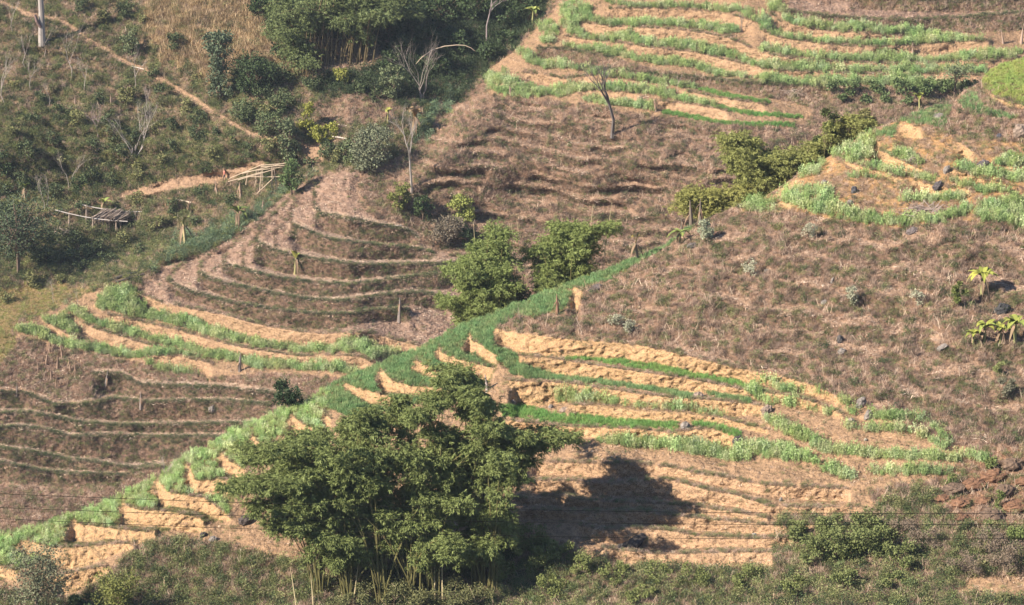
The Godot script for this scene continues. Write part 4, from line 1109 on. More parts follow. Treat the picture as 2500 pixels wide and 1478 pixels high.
func build_person() -> void:
	var org := far_.at(548, 441)
	var k := 28.0 * depth(org) / F / 1.7
	var root := thing("person", org, "person in a pale red top and dark trousers walking along the dirt path", "person")
	root.scale = Vector3.ONE * k
	root.rotation.y = -1.2
	var bones := [
		[Vector3(0, 0.95, 0), Vector3(0, 1.36, 0.02), 0.14, 0.16], [Vector3(-0.15, 1.4, 0), Vector3(0.15, 1.4, 0), 0.075, 0.075], [Vector3(0, 1.42, 0), Vector3(0, 1.54, 0.02), 0.055, 0.05],
		[Vector3(0, 1.59, 0.03), Vector3(0, 1.64, 0.03), 0.085, 0.09], [Vector3(0, 1.58, 0.115), Vector3(0, 1.6, 0.12), 0.018, 0.014],
		[Vector3(-0.18, 1.39, 0), Vector3(-0.25, 1.12, -0.06), 0.055, 0.045], [Vector3(-0.25, 1.12, -0.06), Vector3(-0.24, 0.88, 0.05), 0.043, 0.032],
		[Vector3(0.18, 1.39, 0), Vector3(0.25, 1.12, 0.06), 0.055, 0.045], [Vector3(0.25, 1.12, 0.06), Vector3(0.23, 0.9, 0.16), 0.043, 0.032],
		[Vector3(-0.09, 0.92, 0), Vector3(-0.1, 0.5, 0.12), 0.095, 0.065], [Vector3(-0.1, 0.5, 0.12), Vector3(-0.1, 0.08, 0.1), 0.062, 0.042], [Vector3(-0.1, 0.05, 0.08), Vector3(-0.1, 0.04, 0.24), 0.045, 0.035],
		[Vector3(0.09, 0.92, 0), Vector3(0.1, 0.5, -0.04), 0.095, 0.065], [Vector3(0.1, 0.5, -0.04), Vector3(0.1, 0.09, -0.22), 0.062, 0.042], [Vector3(0.1, 0.05, -0.23), Vector3(0.1, 0.035, -0.08), 0.045, 0.035],
	]
	for s in [-1.0, 1.0]:
		var w := Vector3(-0.24, 0.88, 0.05) if s < 0.0 else Vector3(0.23, 0.9, 0.16)
		bones.append([w, w + Vector3(0, -0.07, 0.01), 0.034, 0.036])
		for q in 4:
			var b := w + Vector3(0, -0.08, 0.035 - q * 0.023)
			bones.append([b, b + Vector3(-s * 0.012, -0.07 + absf(q - 1.3) * 0.008, 0.008), 0.011, 0.009])
		bones.append([w + Vector3(0, -0.03, 0.035), w + Vector3(-s * 0.02, -0.09, 0.06), 0.012, 0.01])
	var pal := func(p: Vector3) -> Color:
		if p.y > 1.49: return Color(0.42, 0.25, 0.17)
		if absf(p.x) > 0.19 and p.y < 1.0: return Color(0.42, 0.25, 0.17)
		if p.y > 0.93: return Color(0.52, 0.22, 0.18)
		if p.y < 0.09: return Color(0.08, 0.06, 0.05)
		return Color(0.05, 0.045, 0.06)
	put("body", sdf_body(bones, 0.022, pal), mats.cloth, root)
	var hair := Acc.new()
	for q in 420:
		var d := rv()
		if d.y < -0.1 and d.z > -0.2: continue
		if d.z > 0.55 and d.y < 0.5: continue
		var p := Vector3(0, 1.63, 0.025) + d * 0.096
		hair.leaf(p, Vector3(d.x * 0.02, -0.05, d.z * 0.02), d.cross(Vector3.UP).normalized() * 0.014, Color(0.02, 0.017, 0.015))
	put("hair", hair.mesh(), mats.cloth, root)

func pole(root: Node3D, called: String, a: Vector3, b: Vector3, r: float, k: Color, sag := 0.0) -> void:
	var m := Acc.new()
	var p := PackedVector3Array()
	var rad := PackedFloat32Array()
	for s in 6:
		var t := s / 5.0
		p.append(a.lerp(b, t) - Vector3(0, sag * 4.0 * t * (1.0 - t), 0)); rad.append(r * lerpf(1.1, 0.85, t))
	m.tube(p, rad, k, 6)
	put(called, m.mesh(), mats.wood, root)
func built_things() -> void:
	# trellis of poles beside the path
	var o := far_.at(660, 470)
	var m := depth(o) / F
	var at_ := [o]
	var q := func(u: float, v: float, dz := 0.0) -> Vector3: return pt(u, v, depth(at_[0]) + dz) - at_[0]
	var t := thing("pole_trellis", o, "rickety trellis of bare wooden poles over the end of the path", "trellis")
	var wood := Color(0.42, 0.33, 0.25)
	for a in [[664, 482, 664, 404, 0.0], [677, 478, 668, 402, 0.3], [640, 476, 640, 412, 2.0], [622, 460, 626, 414, 3.0], [634, 466, 637, 420, -1.0], [600, 452, 604, 418, 3.0]]:
		pole(t, "post", q.call(a[0], a[1], a[4]), q.call(a[2], a[3], a[4]), 0.07, wood)
	for a in [[560, 436, 640, 402, 3.0], [590, 424, 700, 397, 2.0], [638, 404, 698, 399, 0.0], [636, 408, 694, 404, 1.5], [580, 440, 668, 414, 0.5], [598, 420, 692, 408, 3.0], [626, 474, 672, 430, 0.2], [600, 432, 690, 432, 1.0], [556, 444, 640, 420, 1.0]]:
		pole(t, "rail", q.call(a[0], a[1], a[4]), q.call(a[2], a[3], a[4]), 0.06, Color(0.55, 0.44, 0.33))
	# shelter with brushwood on pale poles
	o = far_.at(270, 572)
	at_[0] = o
	var sh := thing("brush_shelter", o, "brushwood shelter roofed over long pale poles beside the path", "shelter")
	for a in [[210, 545, 210, 500, 2.0], [168, 558, 168, 522, 0.0], [226, 575, 226, 535, 0.0], [283, 578, 283, 540, 0.0], [330, 548, 330, 518, 2.0], [262, 556, 262, 518, 2.0]]:
		pole(sh, "post", q.call(a[0], a[1], a[4]), q.call(a[2], a[3], a[4]), 0.1, Color(0.3, 0.24, 0.2))
	for a in [[198, 500, 358, 517, 2.5, 7.0], [134, 513, 311, 541, -0.2, 7.0]]:
		pole(sh, "rail", q.call(a[0], a[1], a[4]), q.call(a[2], a[3], a[4]), 0.075, Color(0.52, 0.47, 0.44), 0.35)
	for k in 90:
		var u := rr(222, 290)
		var v := rr(530, 543)
		pole(sh, "roof_stick", q.call(u, v, rr(-0.5, 0.6)), q.call(u + rr(22, 44), v - rr(14, 26), rr(1.5, 3.0)), 0.06, Color(0.31, 0.25, 0.205) * rr(0.6, 1.3))
	for k in 70:
		var u := rr(222, 300)
		pole(sh, "wall_stick", q.call(u, rr(566, 578), rr(0.0, 2.0)), q.call(u + rr(-8, 8), rr(536, 548), rr(0.0, 2.0)), 0.04, Color(0.26, 0.2, 0.165) * rr(0.6, 1.3))
	# fallen logs and loose poles
	var lay := func(called: String, u1: float, v1: float, u2: float, v2: float, r: float, k: Color, label: String) -> void:
		var a := far_.at(u1, v1)
		var b := far_.at(u2, v2)
		var th := MeshInstance3D.new()
		th.name = numbered(called)
		add_child(th)
		th.position = a
		var ac := Acc.new()
		ac.tube(PackedVector3Array([Vector3(0, r, 0), (b - a) * 0.5 + Vector3(0, r * 1.5, 0), b - a + Vector3(0, r, 0)]), PackedFloat32Array([r, r * 0.95, r * 0.8]), k, 7)
		th.mesh = ac.mesh()
		th.material_override = mats.wood
		tag(th, label, "log")
	lay.call("log", 280, 684, 340, 667, 0.22, Color(0.07, 0.06, 0.055), "dark weathered log lying at the edge of the stubble field")
	lay.call("log", 282, 692, 352, 672, 0.16, Color(0.10, 0.085, 0.075), "thinner dark log lying against a thicker one by the stubble field")
	lay.call("pole", 320, 164, 352, 171, 0.09, Color(0.6, 0.54, 0.48), "whitish pole lying across the upper dirt footpath")
	lay.call("pole", 425, 489, 466, 497, 0.12, Color(0.6, 0.5, 0.4), "pale pole lying in weeds below the path")
	lay.call("pole", 826, 306, 864, 314, 0.1, Color(0.62, 0.56, 0.5), "pale pole lying beside the yellow-green shrub")
	lay.call("pole", 800, 334, 848, 341, 0.1, Color(0.58, 0.52, 0.46), "pale pole lying in shade below the yellow-green shrub")
	lay.call("pole", 940, 556, 980, 552, 0.1, Color(0.5, 0.45, 0.4), "grey fallen branch on the bank above the stubble terraces")
	# a dead culm arching out of the thicket
	o = far_.at(1012, 160)
	at_[0] = o
	var dc := MeshInstance3D.new()
	dc.name = numbered("bamboo_pole")
	add_child(dc)
	dc.position = o
	var ac := Acc.new()
	var pp := PackedVector3Array()
	var pr := PackedFloat32Array()
	for c in [[1012, 160, 0.0], [1030, 140, 0.11], [1055, 122, 0.11], [1085, 113, 0.1], [1115, 110, 0.09], [1135, 111, 0.08], [1150, 117, 0.06], [1160, 125, 0.03]]:
		pp.append(q.call(c[0], c[1], -1.0)); pr.append(maxf(c[2], 0.03) * 0.75)
	ac.tube(pp, pr, Color(0.46, 0.37, 0.28), 6)
	dc.mesh = ac.mesh()
	dc.material_override = mats.wood
	tag(dc, "pale dead bamboo culm arching out of the dark thicket", "bamboo")
	# three overhead wires, strung across the valley well in front of the ridge
	var wy := [[1206, 1227, 1244.6, 1251.8, 1254], [1240, 1260, 1275, 1279, 1280.5], [1267, 1290, 1309, 1312.7, 1315]]
	var lab := ["uppermost of three thin dark overhead wires crossing the ridge foot", "middle one of three thin dark overhead wires crossing the ridge foot", "lowest of three thin dark overhead wires crossing the ridge foot"]
	for w in 3:
		var ac2 := Acc.new()
		var p2 := PackedVector3Array()
		var r2 := PackedFloat32Array()
		var c0 := pt(1250, 1270, 60.0)
		for s in 41:
			var u := -500.0 + s * 87.5
			var x := (u - 1250.0) / 1250.0
			# the sag of a wire is a parabola: fitted through the traced heights
			var mid: float = wy[w][2]
			var e0: float = wy[w][0]
			var e1: float = wy[w][4]
			p2.append(pt(u, mid + (e1 - e0) * 0.5 * x + ((e0 + e1) * 0.5 - mid) * x * x, 60.0) - c0); r2.append(0.0065)
		ac2.tube(p2, r2, Color(0.015, 0.015, 0.015), 5)
		var wo := MeshInstance3D.new()
		wo.name = numbered("power_line")
		add_child(wo)
		wo.position = c0
		wo.mesh = ac2.mesh()
		wo.material_override = mats.wood
		tag(wo, lab[w], "wire")
func build_things() -> void:
	make_sprays()
	var olo := Color(0.149, 0.182, 0.064)
	var ohi := Color(0.198, 0.242, 0.085)
	var cul := Color(0.15, 0.14, 0.06)
	bamboo(near, "huge spreading bamboo clump standing at the foot of the clay terraces", [780, 1450, 850, 1466, 1000, 1470, 1060, 1455, 1170, 1436, 1205, 1446, 930, 1476],
		[610, 1118, 5, 18, 566, 1195, 4, 9, 545, 1200, 2, 4, 600, 1240, 3, 13, 690, 1090, 5, 18, 760, 1075, 4, 18, 860, 1040, 6, 21, 930, 1030, 4, 18, 1000, 1010, 4, 17, 1060, 975, 4, 14, 1118, 910, 4, 9, 1150, 945, 4, 14, 1190, 990, 5, 18, 1230, 1050, 5, 18, 1290, 1065, 2, 17, 1350, 1076, 3, 15, 1400, 1078, 2, 12, 1438, 1082, 2, 9, 660, 1180, 5, 21, 760, 1170, 6, 23, 870, 1140, 6, 23, 980, 1120, 6, 23, 1090, 1090, 6, 23, 1160, 1140, 5, 21, 1240, 1140, 4, 18, 720, 1270, 5, 21, 820, 1260, 5, 21, 930, 1240, 5, 21, 1040, 1220, 5, 21, 1130, 1230, 6, 21, 1200, 1250, 4, 18, 640, 1262, 2, 13, 1100, 1350, 4, 17, 800, 1340, 3, 18, 1180, 1330, 3, 16],
		[725, 1500, 708, 1384, 765, 1490, 758, 1400, 862, 1480, 880, 1340, 1010, 1490, 955, 1424, 1168, 1490, 1144, 1430, 1250, 1380, 1160, 1398, 1062, 1470, 1052, 930, 1080, 1470, 1075, 980], 0.3, 330, olo, ohi, 0.05, cul, 2.9, 0.3)
	behind = true
	bamboo(near, "bushy bamboo clump with a tall drooping crown beside the ridge crest", [1190, 784, 1210, 778, 1170, 790],
		[1212, 565, 4, 16, 1180, 610, 4, 20, 1130, 640, 4, 18, 1232, 620, 4, 16, 1245, 670, 4, 16, 1150, 680, 4, 22, 1205, 690, 5, 24, 1105, 662, 2, 10, 1090, 740, 3, 12, 1130, 765, 3, 14, 1170, 740, 4, 20, 1225, 720, 4, 16],
		[1180, 780, 1155, 540, 1240, 770, 1245, 550], 0.3, 190, Color(0.176, 0.219, 0.074), Color(0.234, 0.291, 0.098), 0.045, cul, 1.2)
	bamboo(near, "rounded bamboo clump with thin bare culms standing above the cereal crest", [1345, 722, 1380, 708, 1320, 730],
		[1345, 600, 4, 16, 1372, 565, 5, 16, 1412, 568, 5, 16, 1440, 605, 4, 20, 1478, 570, 2, 10, 1500, 552, 2, 7, 1335, 645, 4, 16, 1390, 640, 6, 26, 1345, 680, 5, 20, 1435, 650, 4, 20],
		[1290, 722, 1262, 540, 1275, 726, 1248, 545, 1460, 675, 1494, 494, 1420, 690, 1448, 500], 0.3, 190, Color(0.176, 0.217, 0.071), Color(0.234, 0.287, 0.094), 0.045, cul, 1.2)
	bamboo(near, "olive bamboo thicket rising behind the leafy crest beds", [1880, 478, 1850, 490, 1920, 450],
		[1772, 348, 3, 14, 1820, 344, 4, 14, 1850, 372, 5, 18, 1900, 385, 5, 16, 1932, 372, 4, 14, 1880, 420, 5, 20, 1952, 392, 3, 12, 1800, 410, 3, 14, 1760, 360, 3, 14, 1790, 380, 4, 14, 1940, 410, 4, 14, 1965, 380, 3, 12, 1840, 440, 4, 16, 1910, 420, 4, 14],
		[1958, 425, 1950, 378, 1990, 408, 1966, 330], 0.3, 160, Color(0.205, 0.219, 0.074), Color(0.272, 0.291, 0.098), 0.04, cul, 1.0)
	bamboo(near, "low olive bamboo thicket spreading over the crest beside banana stumps", [1762, 518, 1800, 505, 1730, 532],
		[1665, 486, 3, 10, 1692, 470, 4, 12, 1740, 470, 5, 13, 1790, 468, 4, 13, 1838, 476, 3, 12, 1656, 504, 2, 8, 1720, 500, 4, 12, 1780, 495, 4, 12], [], 0.28, 130, Color(0.236, 0.238, 0.077), Color(0.313, 0.315, 0.102), 0.035, cul, 0.8)
	bamboo(near, "loose feathery bamboo on the crest around the dark upright tree", [2000, 402, 2060, 372, 2110, 340],
		[1962, 372, 3, 10, 1990, 352, 3, 10, 2040, 306, 4, 12, 2065, 330, 4, 12, 2092, 302, 4, 12, 2122, 288, 3, 10, 2032, 352, 4, 12, 2085, 345, 4, 12, 2130, 318, 3, 9], [], 0.28, 110, Color(0.208, 0.221, 0.074), Color(0.276, 0.293, 0.098), 0.035, cul, 1.0)
	behind = false
	bamboo(far_, "tall bamboo grove with bare dark culms at the top of the wood", [745, 178, 770, 172, 800, 156, 830, 152, 850, 150, 872, 148, 900, 152, 760, 190],
		[660, 30, 4, 20, 700, 70, 4, 20, 722, 115, 4, 15, 740, 45, 5, 24, 780, 30, 5, 26, 830, 15, 6, 26, 880, 25, 6, 26, 925, 40, 5, 24, 960, 25, 4, 26, 1000, 15, 4, 26, 700, 0, 4, 22, 800, -40, 5, 26, 900, -50, 5, 26, 735, 140, 3, 12, 850, 70, 3, 20],
		[], 0.5, 110, Color(0.128, 0.160, 0.066), Color(0.170, 0.212, 0.087), 0.11, Color(0.14, 0.11, 0.06), 2.5, 0.52)
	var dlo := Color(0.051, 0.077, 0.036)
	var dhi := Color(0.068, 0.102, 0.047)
	var glo := Color(0.128, 0.154, 0.083)
	var ghi := Color(0.170, 0.204, 0.110)
	var llo := Color(0.228, 0.237, 0.054)
	var lhi := Color(0.302, 0.314, 0.072)
	for a in [[1010, 70, 60, 120], [1080, 50, 66, 140], [1160, 40, 66, 140], [1230, 60, 60, 120], [1280, 30, 80, 110], [980, 130, 50, 110], [1120, 120, 50, 120], [1190, 150, 50, 100], [950, 170, 50, 90], [1060, 180, 50, 110], [1320, 0, 80, 90], [1000, 0, 80, 130], [1120, -20, 80, 140], [640, 40, 60, 80], [690, 150, 46, 70], [950, 90, 70, 110], [900, -20, 80, 120], [1060, 110, 50, 120], [1240, 110, 40, 80]]:
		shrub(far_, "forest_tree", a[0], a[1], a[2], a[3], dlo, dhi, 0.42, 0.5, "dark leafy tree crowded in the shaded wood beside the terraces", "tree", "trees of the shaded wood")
	shrub(far_, "leafy_tree", 538, 245, 190, 84, Color(0.100, 0.131, 0.083), Color(0.132, 0.174, 0.110), 0.4, 0.6, "tall blue-green tree beside the straw-coloured grass", "tree")
	shrub(far_, "leafy_tree", 622, 232, 108, 118, dlo, dhi, 0.38, 0.6, "low dark green tree next to the tall blue-green one", "tree")
	shrub(far_, "leafy_tree", 705, 402, 130, 74, glo, Color(0.16, 0.2, 0.11), 0.38, 0.6, "vine-covered tree standing over the end of the footpath", "tree")
	shrub(far_, "leafy_tree", 712, 478, 100, 64, Color(0.094, 0.140, 0.056), Color(0.125, 0.185, 0.074), 0.34, 0.6, "green creeper-clad tree beside the pole trellis", "tree")
	for a in [[600, 300, 64, 90], [655, 335, 60, 76], [690, 275, 50, 76], [650, 200, 60, 70], [690, 205, 50, 60], [590, 215, 50, 60], [20, 560, 70, 90], [110, 640, 50, 110], [190, 640, 40, 100], [850, 395, 50, 70], [800, 385, 44, 60]]:
		shrub(far_, "leafy_tree", a[0], a[1], a[2], a[3], Color(0.094, 0.121, 0.060), Color(0.125, 0.161, 0.079), 0.34, 0.55, "small dark-leaved tree in the scrub around the footpaths", "tree", "small dark trees of the footpath scrub", 0.15, 0.05)
	shrub(far_, "shrub", 790, 348, 46, 104, llo, lhi, 0.32, 0.7, "bright yellow-green flat-topped shrub above the footpath end", "shrub")
	shrub(far_, "shrub", 745, 318, 76, 52, llo, lhi, 0.3, 0.6, "taller yellow-green shrub behind the flat-topped one", "shrub")
	shrub(far_, "leafy_tree", 905, 412, 112, 118, Color(0.163, 0.180, 0.117), Color(0.215, 0.238, 0.155), 0.32, 0.7, "grey-green round tree at the head of the stubble terraces", "tree")
	shrub(far_, "leafy_tree", 958, 246, 100, 66, glo, ghi, 0.36, 0.6, "slim green tree beside the leafless tree in the wood", "tree")
	shrub(far_, "shrub", 830, 205, 40, 56, llo, Color(0.27, 0.29, 0.09), 0.36, 0.6, "small yellow-green shrub under the bamboo grove", "shrub")
	shrub(far_, "leafy_tree", 45, 668, 200, 240, Color(0.061, 0.083, 0.050), Color(0.081, 0.110, 0.066), 0.34, 0.2, "broad dark tree with a bare lower trunk beside the green valley", "tree", "", 0.25, 0.35)
	shrub(far_, "shrub", 15, 430, 70, 80, dlo, dhi, 0.35, 0.6, "dark shrub at the edge of the weedy slope", "shrub")
	shrub(far_, "shrub", 320, 140, 70, 60, glo, ghi, 0.34, 0.6, "grey-green shrub beside a bend of the upper footpath", "shrub")
	shrub(far_, "shrub", 195, 468, 40, 50, dlo, dhi, 0.34, 0.6, "dark green shrub beside leafless saplings above the path", "shrub")
	shrub(far_, "shrub", 975, 515, 76, 62, Color(0.154, 0.174, 0.054), Color(0.204, 0.231, 0.072), 0.32, 0.6, "olive shrub under the leafless tree on the brown slope", "shrub")
	shrub(far_, "shrub", 1032, 538, 64, 58, dlo, Color(0.1, 0.15, 0.06), 0.32, 0.6, "dark green shrub next to the lime-green one", "shrub")
	shrub(far_, "shrub", 1130, 542, 74, 80, Color(0.225, 0.254, 0.074), Color(0.299, 0.337, 0.098), 0.34, 0.75, "rounded lime-green shrub at the foot of the brown slope", "shrub")
	shrub(far_, "shrub", 1085, 602, 76, 130, Color(0.140, 0.120, 0.091), Color(0.185, 0.159, 0.121), 0.3, 0.5, "grey-brown scrub thicket above the end of the stubble terraces", "shrub", "", 0.2)
	shrub(far_, "shrub", 1150, 610, 60, 60, dlo, dhi, 0.32, 0.6, "dark shrub between the scrub thicket and the bamboo", "shrub")
	behind = true
	shrub(near, "shrub", 1268, 748, 62, 110, Color(0.073, 0.088, 0.041), Color(0.096, 0.117, 0.055), 0.2, 0.7, "dark spreading shrub between the two crest bamboos", "shrub")
	shrub(near, "conifer", 2012, 396, 165, 66, Color(0.080, 0.104, 0.037), Color(0.106, 0.138, 0.049), 0.2, 0.6, "dark green upright tree behind the leafy crest beds", "tree")
	shrub(near, "shrub", 2055, 368, 100, 74, Color(0.180, 0.180, 0.054), Color(0.238, 0.238, 0.072), 0.22, 0.6, "yellow-green bush growing beside the dark upright tree", "shrub")
	shrub(near, "shrub", 2110, 338, 90, 66, Color(0.163, 0.154, 0.068), Color(0.215, 0.204, 0.091), 0.22, 0.5, "olive bush on the crest between upright tree and cereal bed", "shrub")
	shrub(near, "shrub", 1965, 415, 46, 50, Color(0.188, 0.188, 0.054), Color(0.249, 0.250, 0.072), 0.2, 0.6, "small yellow-green bush at the foot of the thin dry culms", "shrub")
	behind = false
	shrub(near, "shrub", 704, 1000, 72, 80, Color(0.034, 0.058, 0.029), Color(0.045, 0.078, 0.038), 0.2, 0.8, "solitary dark green bush sticking up behind the leafy crest", "shrub")
	shrub(near, "leafy_tree", 88, 1520, 206, 160, Color(0.143, 0.154, 0.097), Color(0.189, 0.204, 0.129), 0.17, 0.28, "thin feathery grey-green tree in front of the lowest clay banks", "tree", "", 0.5, 0.3)
	shrub(near, "leafy_tree", 290, 1510, 130, 120, Color(0.157, 0.168, 0.054), Color(0.208, 0.223, 0.072), 0.17, 0.4, "small olive tree rising from the weeds below the clay banks", "tree", "", 0.35, 0.2)
	shrub(near, "shrub", 200, 1500, 60, 130, dlo, Color(0.1, 0.13, 0.06), 0.17, 0.5, "dark bush between the feathery tree and the olive one", "shrub")
	shrub(near, "shrub", 1722, 590, 56, 54, Color(0.254, 0.280, 0.197), Color(0.337, 0.371, 0.261), 0.16, 0.6, "pale grey-green bush beside the flat banana plant on the crest", "shrub")
	shrub(near, "shrub", 2342, 750, 70, 40, Color(0.125, 0.151, 0.049), Color(0.166, 0.200, 0.064), 0.16, 0.7, "narrow green bush below the yellow banana plant", "shrub")
	shrub(near, "shrub", 2437, 915, 36, 36, Color(0.171, 0.191, 0.080), Color(0.227, 0.253, 0.106), 0.14, 0.7, "small round bush on the edge of a bare orange scar", "shrub")
	shrub(near, "shrub", 2455, 978, 62, 52, Color(0.151, 0.148, 0.105), Color(0.200, 0.197, 0.140), 0.14, 0.7, "grey-green bush below the bare orange scar", "shrub")
	for a in [[1990, 1368, 70, 130], [2070, 1372, 104, 140], [2150, 1350, 80, 110], [1940, 1330, 60, 110], [2020, 1310, 60, 100], [2110, 1300, 60, 100], [2200, 1380, 60, 120], [2060, 1430, 44, 110], [2180, 1440, 40, 110]]:
		shrub(near, "shrub", a[0], a[1], a[2], a[3], Color(0.131, 0.154, 0.061), Color(0.174, 0.204, 0.081), 0.18, 0.5, "dense green bush in the thicket below the clay terraces", "shrub", "bushes of the lower thicket")
	for a in [[2360, 1408, 66, 130], [2440, 1395, 70, 120], [2200, 1310, 50, 90], [2250, 1350, 60, 120], [2420, 1350, 60, 120], [2490, 1390, 70, 110]]:
		shrub(near, "shrub", a[0], a[1], a[2], a[3], Color(0.171, 0.134, 0.103), Color(0.227, 0.178, 0.136), 0.11, 0.22, "dry grey-brown bramble heap below the rock ledges", "shrub", "bramble heaps below the rock ledges", 0.2)
	for a in [[2318, 1180, 30, 36], [2410, 1310, 40, 50], [2440, 1240, 50, 26], [2420, 1150, 34, 36], [2480, 1330, 50, 70]]:
		shrub(near, "shrub", a[0], a[1], a[2], a[3], Color(0.122, 0.154, 0.054), Color(0.162, 0.204, 0.072), 0.16, 0.6, "green creeper growing among the rock ledges", "shrub", "creepers among the rock ledges")
	for a in [[1420, 1400, 50, 90], [1500, 1420, 46, 100], [1600, 1420, 40, 110], [1700, 1425, 50, 100], [1300, 1400, 70, 110], [1350, 1450, 60, 120], [1820, 1430, 46, 120], [1560, 1470, 44, 110], [1930, 1450, 40, 110]]:
		shrub(near, "shrub", a[0], a[1], a[2], a[3], Color(0.145, 0.168, 0.061), Color(0.193, 0.223, 0.081), 0.15, 0.4, "low green bush in the weeds in front of the clay terraces", "shrub", "low bushes at the foot of the terraces", 0.1, 0.1)
	for a in [[2030, 226, 30, 60], [2085, 230, 34, 60], [2140, 226, 30, 56], [2200, 232, 40, 70], [2255, 232, 44, 70], [2310, 226, 40, 60], [2365, 222, 34, 56], [2060, 250, 20, 30], [2115, 250, 22, 34], [2165, 252, 24, 36], [2215, 258, 26, 40]]:
		shrub(far_, "shrub", a[0], a[1], a[2], a[3], Color(0.094, 0.131, 0.056), Color(0.125, 0.174, 0.074), 0.34, 0.6, "dark green bush in the row below the upper crop terraces", "shrub", "bushes below the upper terraces")
	shrub(far_, "leafy_tree", 2330, 238, 92, 80, Color(0.128, 0.160, 0.088), Color(0.170, 0.212, 0.117), 0.3, 0.18, "thin open-crowned tree standing among the upper crop rows", "tree", "", 0.5, 0.55)
	for a in [[900, 1475, 60, 110], [960, 1490, 70, 110], [1100, 1485, 70, 120], [1160, 1490, 60, 110], [1040, 1500, 60, 110], [830, 1500, 50, 90]]:
		shrub(near, "shrub", a[0], a[1], a[2], a[3], Color(0.125, 0.130, 0.061), Color(0.166, 0.172, 0.081), 0.15, 0.35, "scrubby undergrowth bush around the culm bases of the huge bamboo", "shrub", "undergrowth of the huge bamboo", 0.2, 0.1)
	for a in [[1240, 1360, 80, 110], [1300, 1350, 66, 100], [1230, 1420, 60, 100], [1370, 1372, 50, 90]]:
		shrub(near, "shrub", a[0], a[1], a[2], a[3], Color(0.145, 0.168, 0.061), Color(0.193, 0.223, 0.081), 0.16, 0.5, "green bush in the shade beside the huge bamboo", "shrub", "bushes in the bamboo shade", 0.1, 0.1)
	for a in [[1976, 582, 44, 50], [2082, 742, 46, 44], [1832, 672, 40, 44], [1505, 800, 44, 44], [1540, 812, 40, 44], [2240, 745, 36, 44]]:
		shrub(near, "shrub", a[0], a[1], a[2], a[3], Color(0.320, 0.326, 0.240), Color(0.424, 0.432, 0.318), 0.13, 0.3, "pale feathery grey-green bush on the dry brown slope", "shrub", "pale bushes on the dry slope", 0.2, 0.1)
	var spots := [[30, 330], [80, 300], [130, 350], [190, 310], [260, 300], [300, 380], [380, 330], [430, 370], [480, 340], [520, 390], [570, 350], [600, 300], [650, 290], [640, 250], [560, 240], [590, 270], [690, 240], [760, 220], [720, 200], [880, 230], [920, 250], [480, 200], [430, 120], [370, 190], [250, 60], [200, 30], [300, 40], [350, 60], [220, 440], [270, 450], [340, 440], [20, 480], [60, 450], [110, 590], [180, 600], [240, 610], [300, 600], [200, 660], [260, 640], [90, 700], [490, 480], [560, 500], [820, 400], [760, 410], [860, 380], [20, 740], [100, 640], [390, 240], [455, 275], [540, 330], [60, 380], [150, 400], [230, 370], [330, 350], [400, 400], [480, 300], [420, 320], [350, 290], [280, 340], [100, 250], [40, 220], [150, 290], [240, 250], [310, 250], [500, 420], [610, 380], [660, 370], [140, 480], [200, 520], [330, 500], [420, 520], [480, 550], [380, 560], [340, 620], [40, 640], [150, 690]]
	for q in spots.size():
		var a: Array = spots[q]
		var dark := q % 3 != 0
		var up_path := pl(V([-240, -70, 60, 32, 185, 75, 340, 165, 460, 232, 600, 322, 740, 372]), a[0])
		var low_path := pl(V([-60, 600, 90, 542, 290, 480, 540, 442, 740, 400]), a[0])
		var zone := "above the upper footpath"
		if a[1] > low_path: zone = "in the green valley below the lower footpath"
		elif a[1] > up_path: zone = "on the slope between the two footpaths"
		var kind := "dark green" if dark else "olive"
		shrub(far_, "shrub", a[0], a[1], rr(22, 42), rr(34, 64), Color(0.05, 0.075, 0.04) if dark else Color(0.103, 0.126, 0.060), Color(0.137, 0.167, 0.080) if dark else Color(0.27, 0.26, 0.11), 0.3, 0.5, "low %s shrub %s" % [kind, zone], "shrub", "%s shrubs %s" % [kind, zone], 0.15, 0.05)
	# leafless trees
	bare_tree(far_, "bare_tree", 1005, 468, 222, "leafless grey tree with a straight trunk on the brown slope", "", Color(0.27, 0.24, 0.22), 0.85, 0.45, 0.5, 5)
	bare_tree(far_, "bare_tree", 1495, 332, 205, "leafless dark tree with a crooked forked trunk below the crop terraces", "", Color(0.13, 0.115, 0.11), 1.35, 0.42, 0.45, 5)
	bare_tree(far_, "bare_tree", 1030, 250, 180, "leafless many-branched tree in front of the dark wood", "", Color(0.30, 0.26, 0.24), 0.55, 0.2, 0.5, 5, 3)
	bare_tree(far_, "bare_tree", 1188, 108, 150, "leafless slender tree at the edge of the dark wood", "", Color(0.30, 0.25, 0.25), 0.8, 0.6)
	bare_tree(far_, "bare_tree", 335, 412, 180, "leafless whitish tree with several stems on the weedy slope", "", Color(0.40, 0.355, 0.33), 0.5, 0.3, 0.5, 5, 3)
	bare_tree(far_, "bare_tree", 240, 330, 90, "leafless purplish thicket-like tree left of the many-stemmed white tree".replace("left of", "beside"), "", Color(0.30, 0.23, 0.23), 0.7, 0.2, 0.8, 5, 3)
	for a in [[170, 462, 112, 2], [110, 512, 100, 2], [10, 256, 130, 1], [62, 172, 112, 1], [108, 142, 96, 1], [175, 192, 132, 1], [205, 222, 92, 1], [330, 222, 104, 1], [357, 278, 70, 1], [74, 222, 90, 1], [120, 258, 66, 1], [30, 80, 90, 1], [130, 740, 60, 1], [190, 750, 50, 1]]:
		var where := "on the slope between the two footpaths" if a[1] < 600 else "in the yellow-green valley grass"
		bare_tree(far_, "sapling", a[0], a[1], a[2], ("thin leafless sapling " if a[3] == 1 else "leafless sapling with two slender stems ") + where, "leafless saplings", Color(0.38, 0.33, 0.30), 0.6, 0.35, 0.5, 5, a[3])
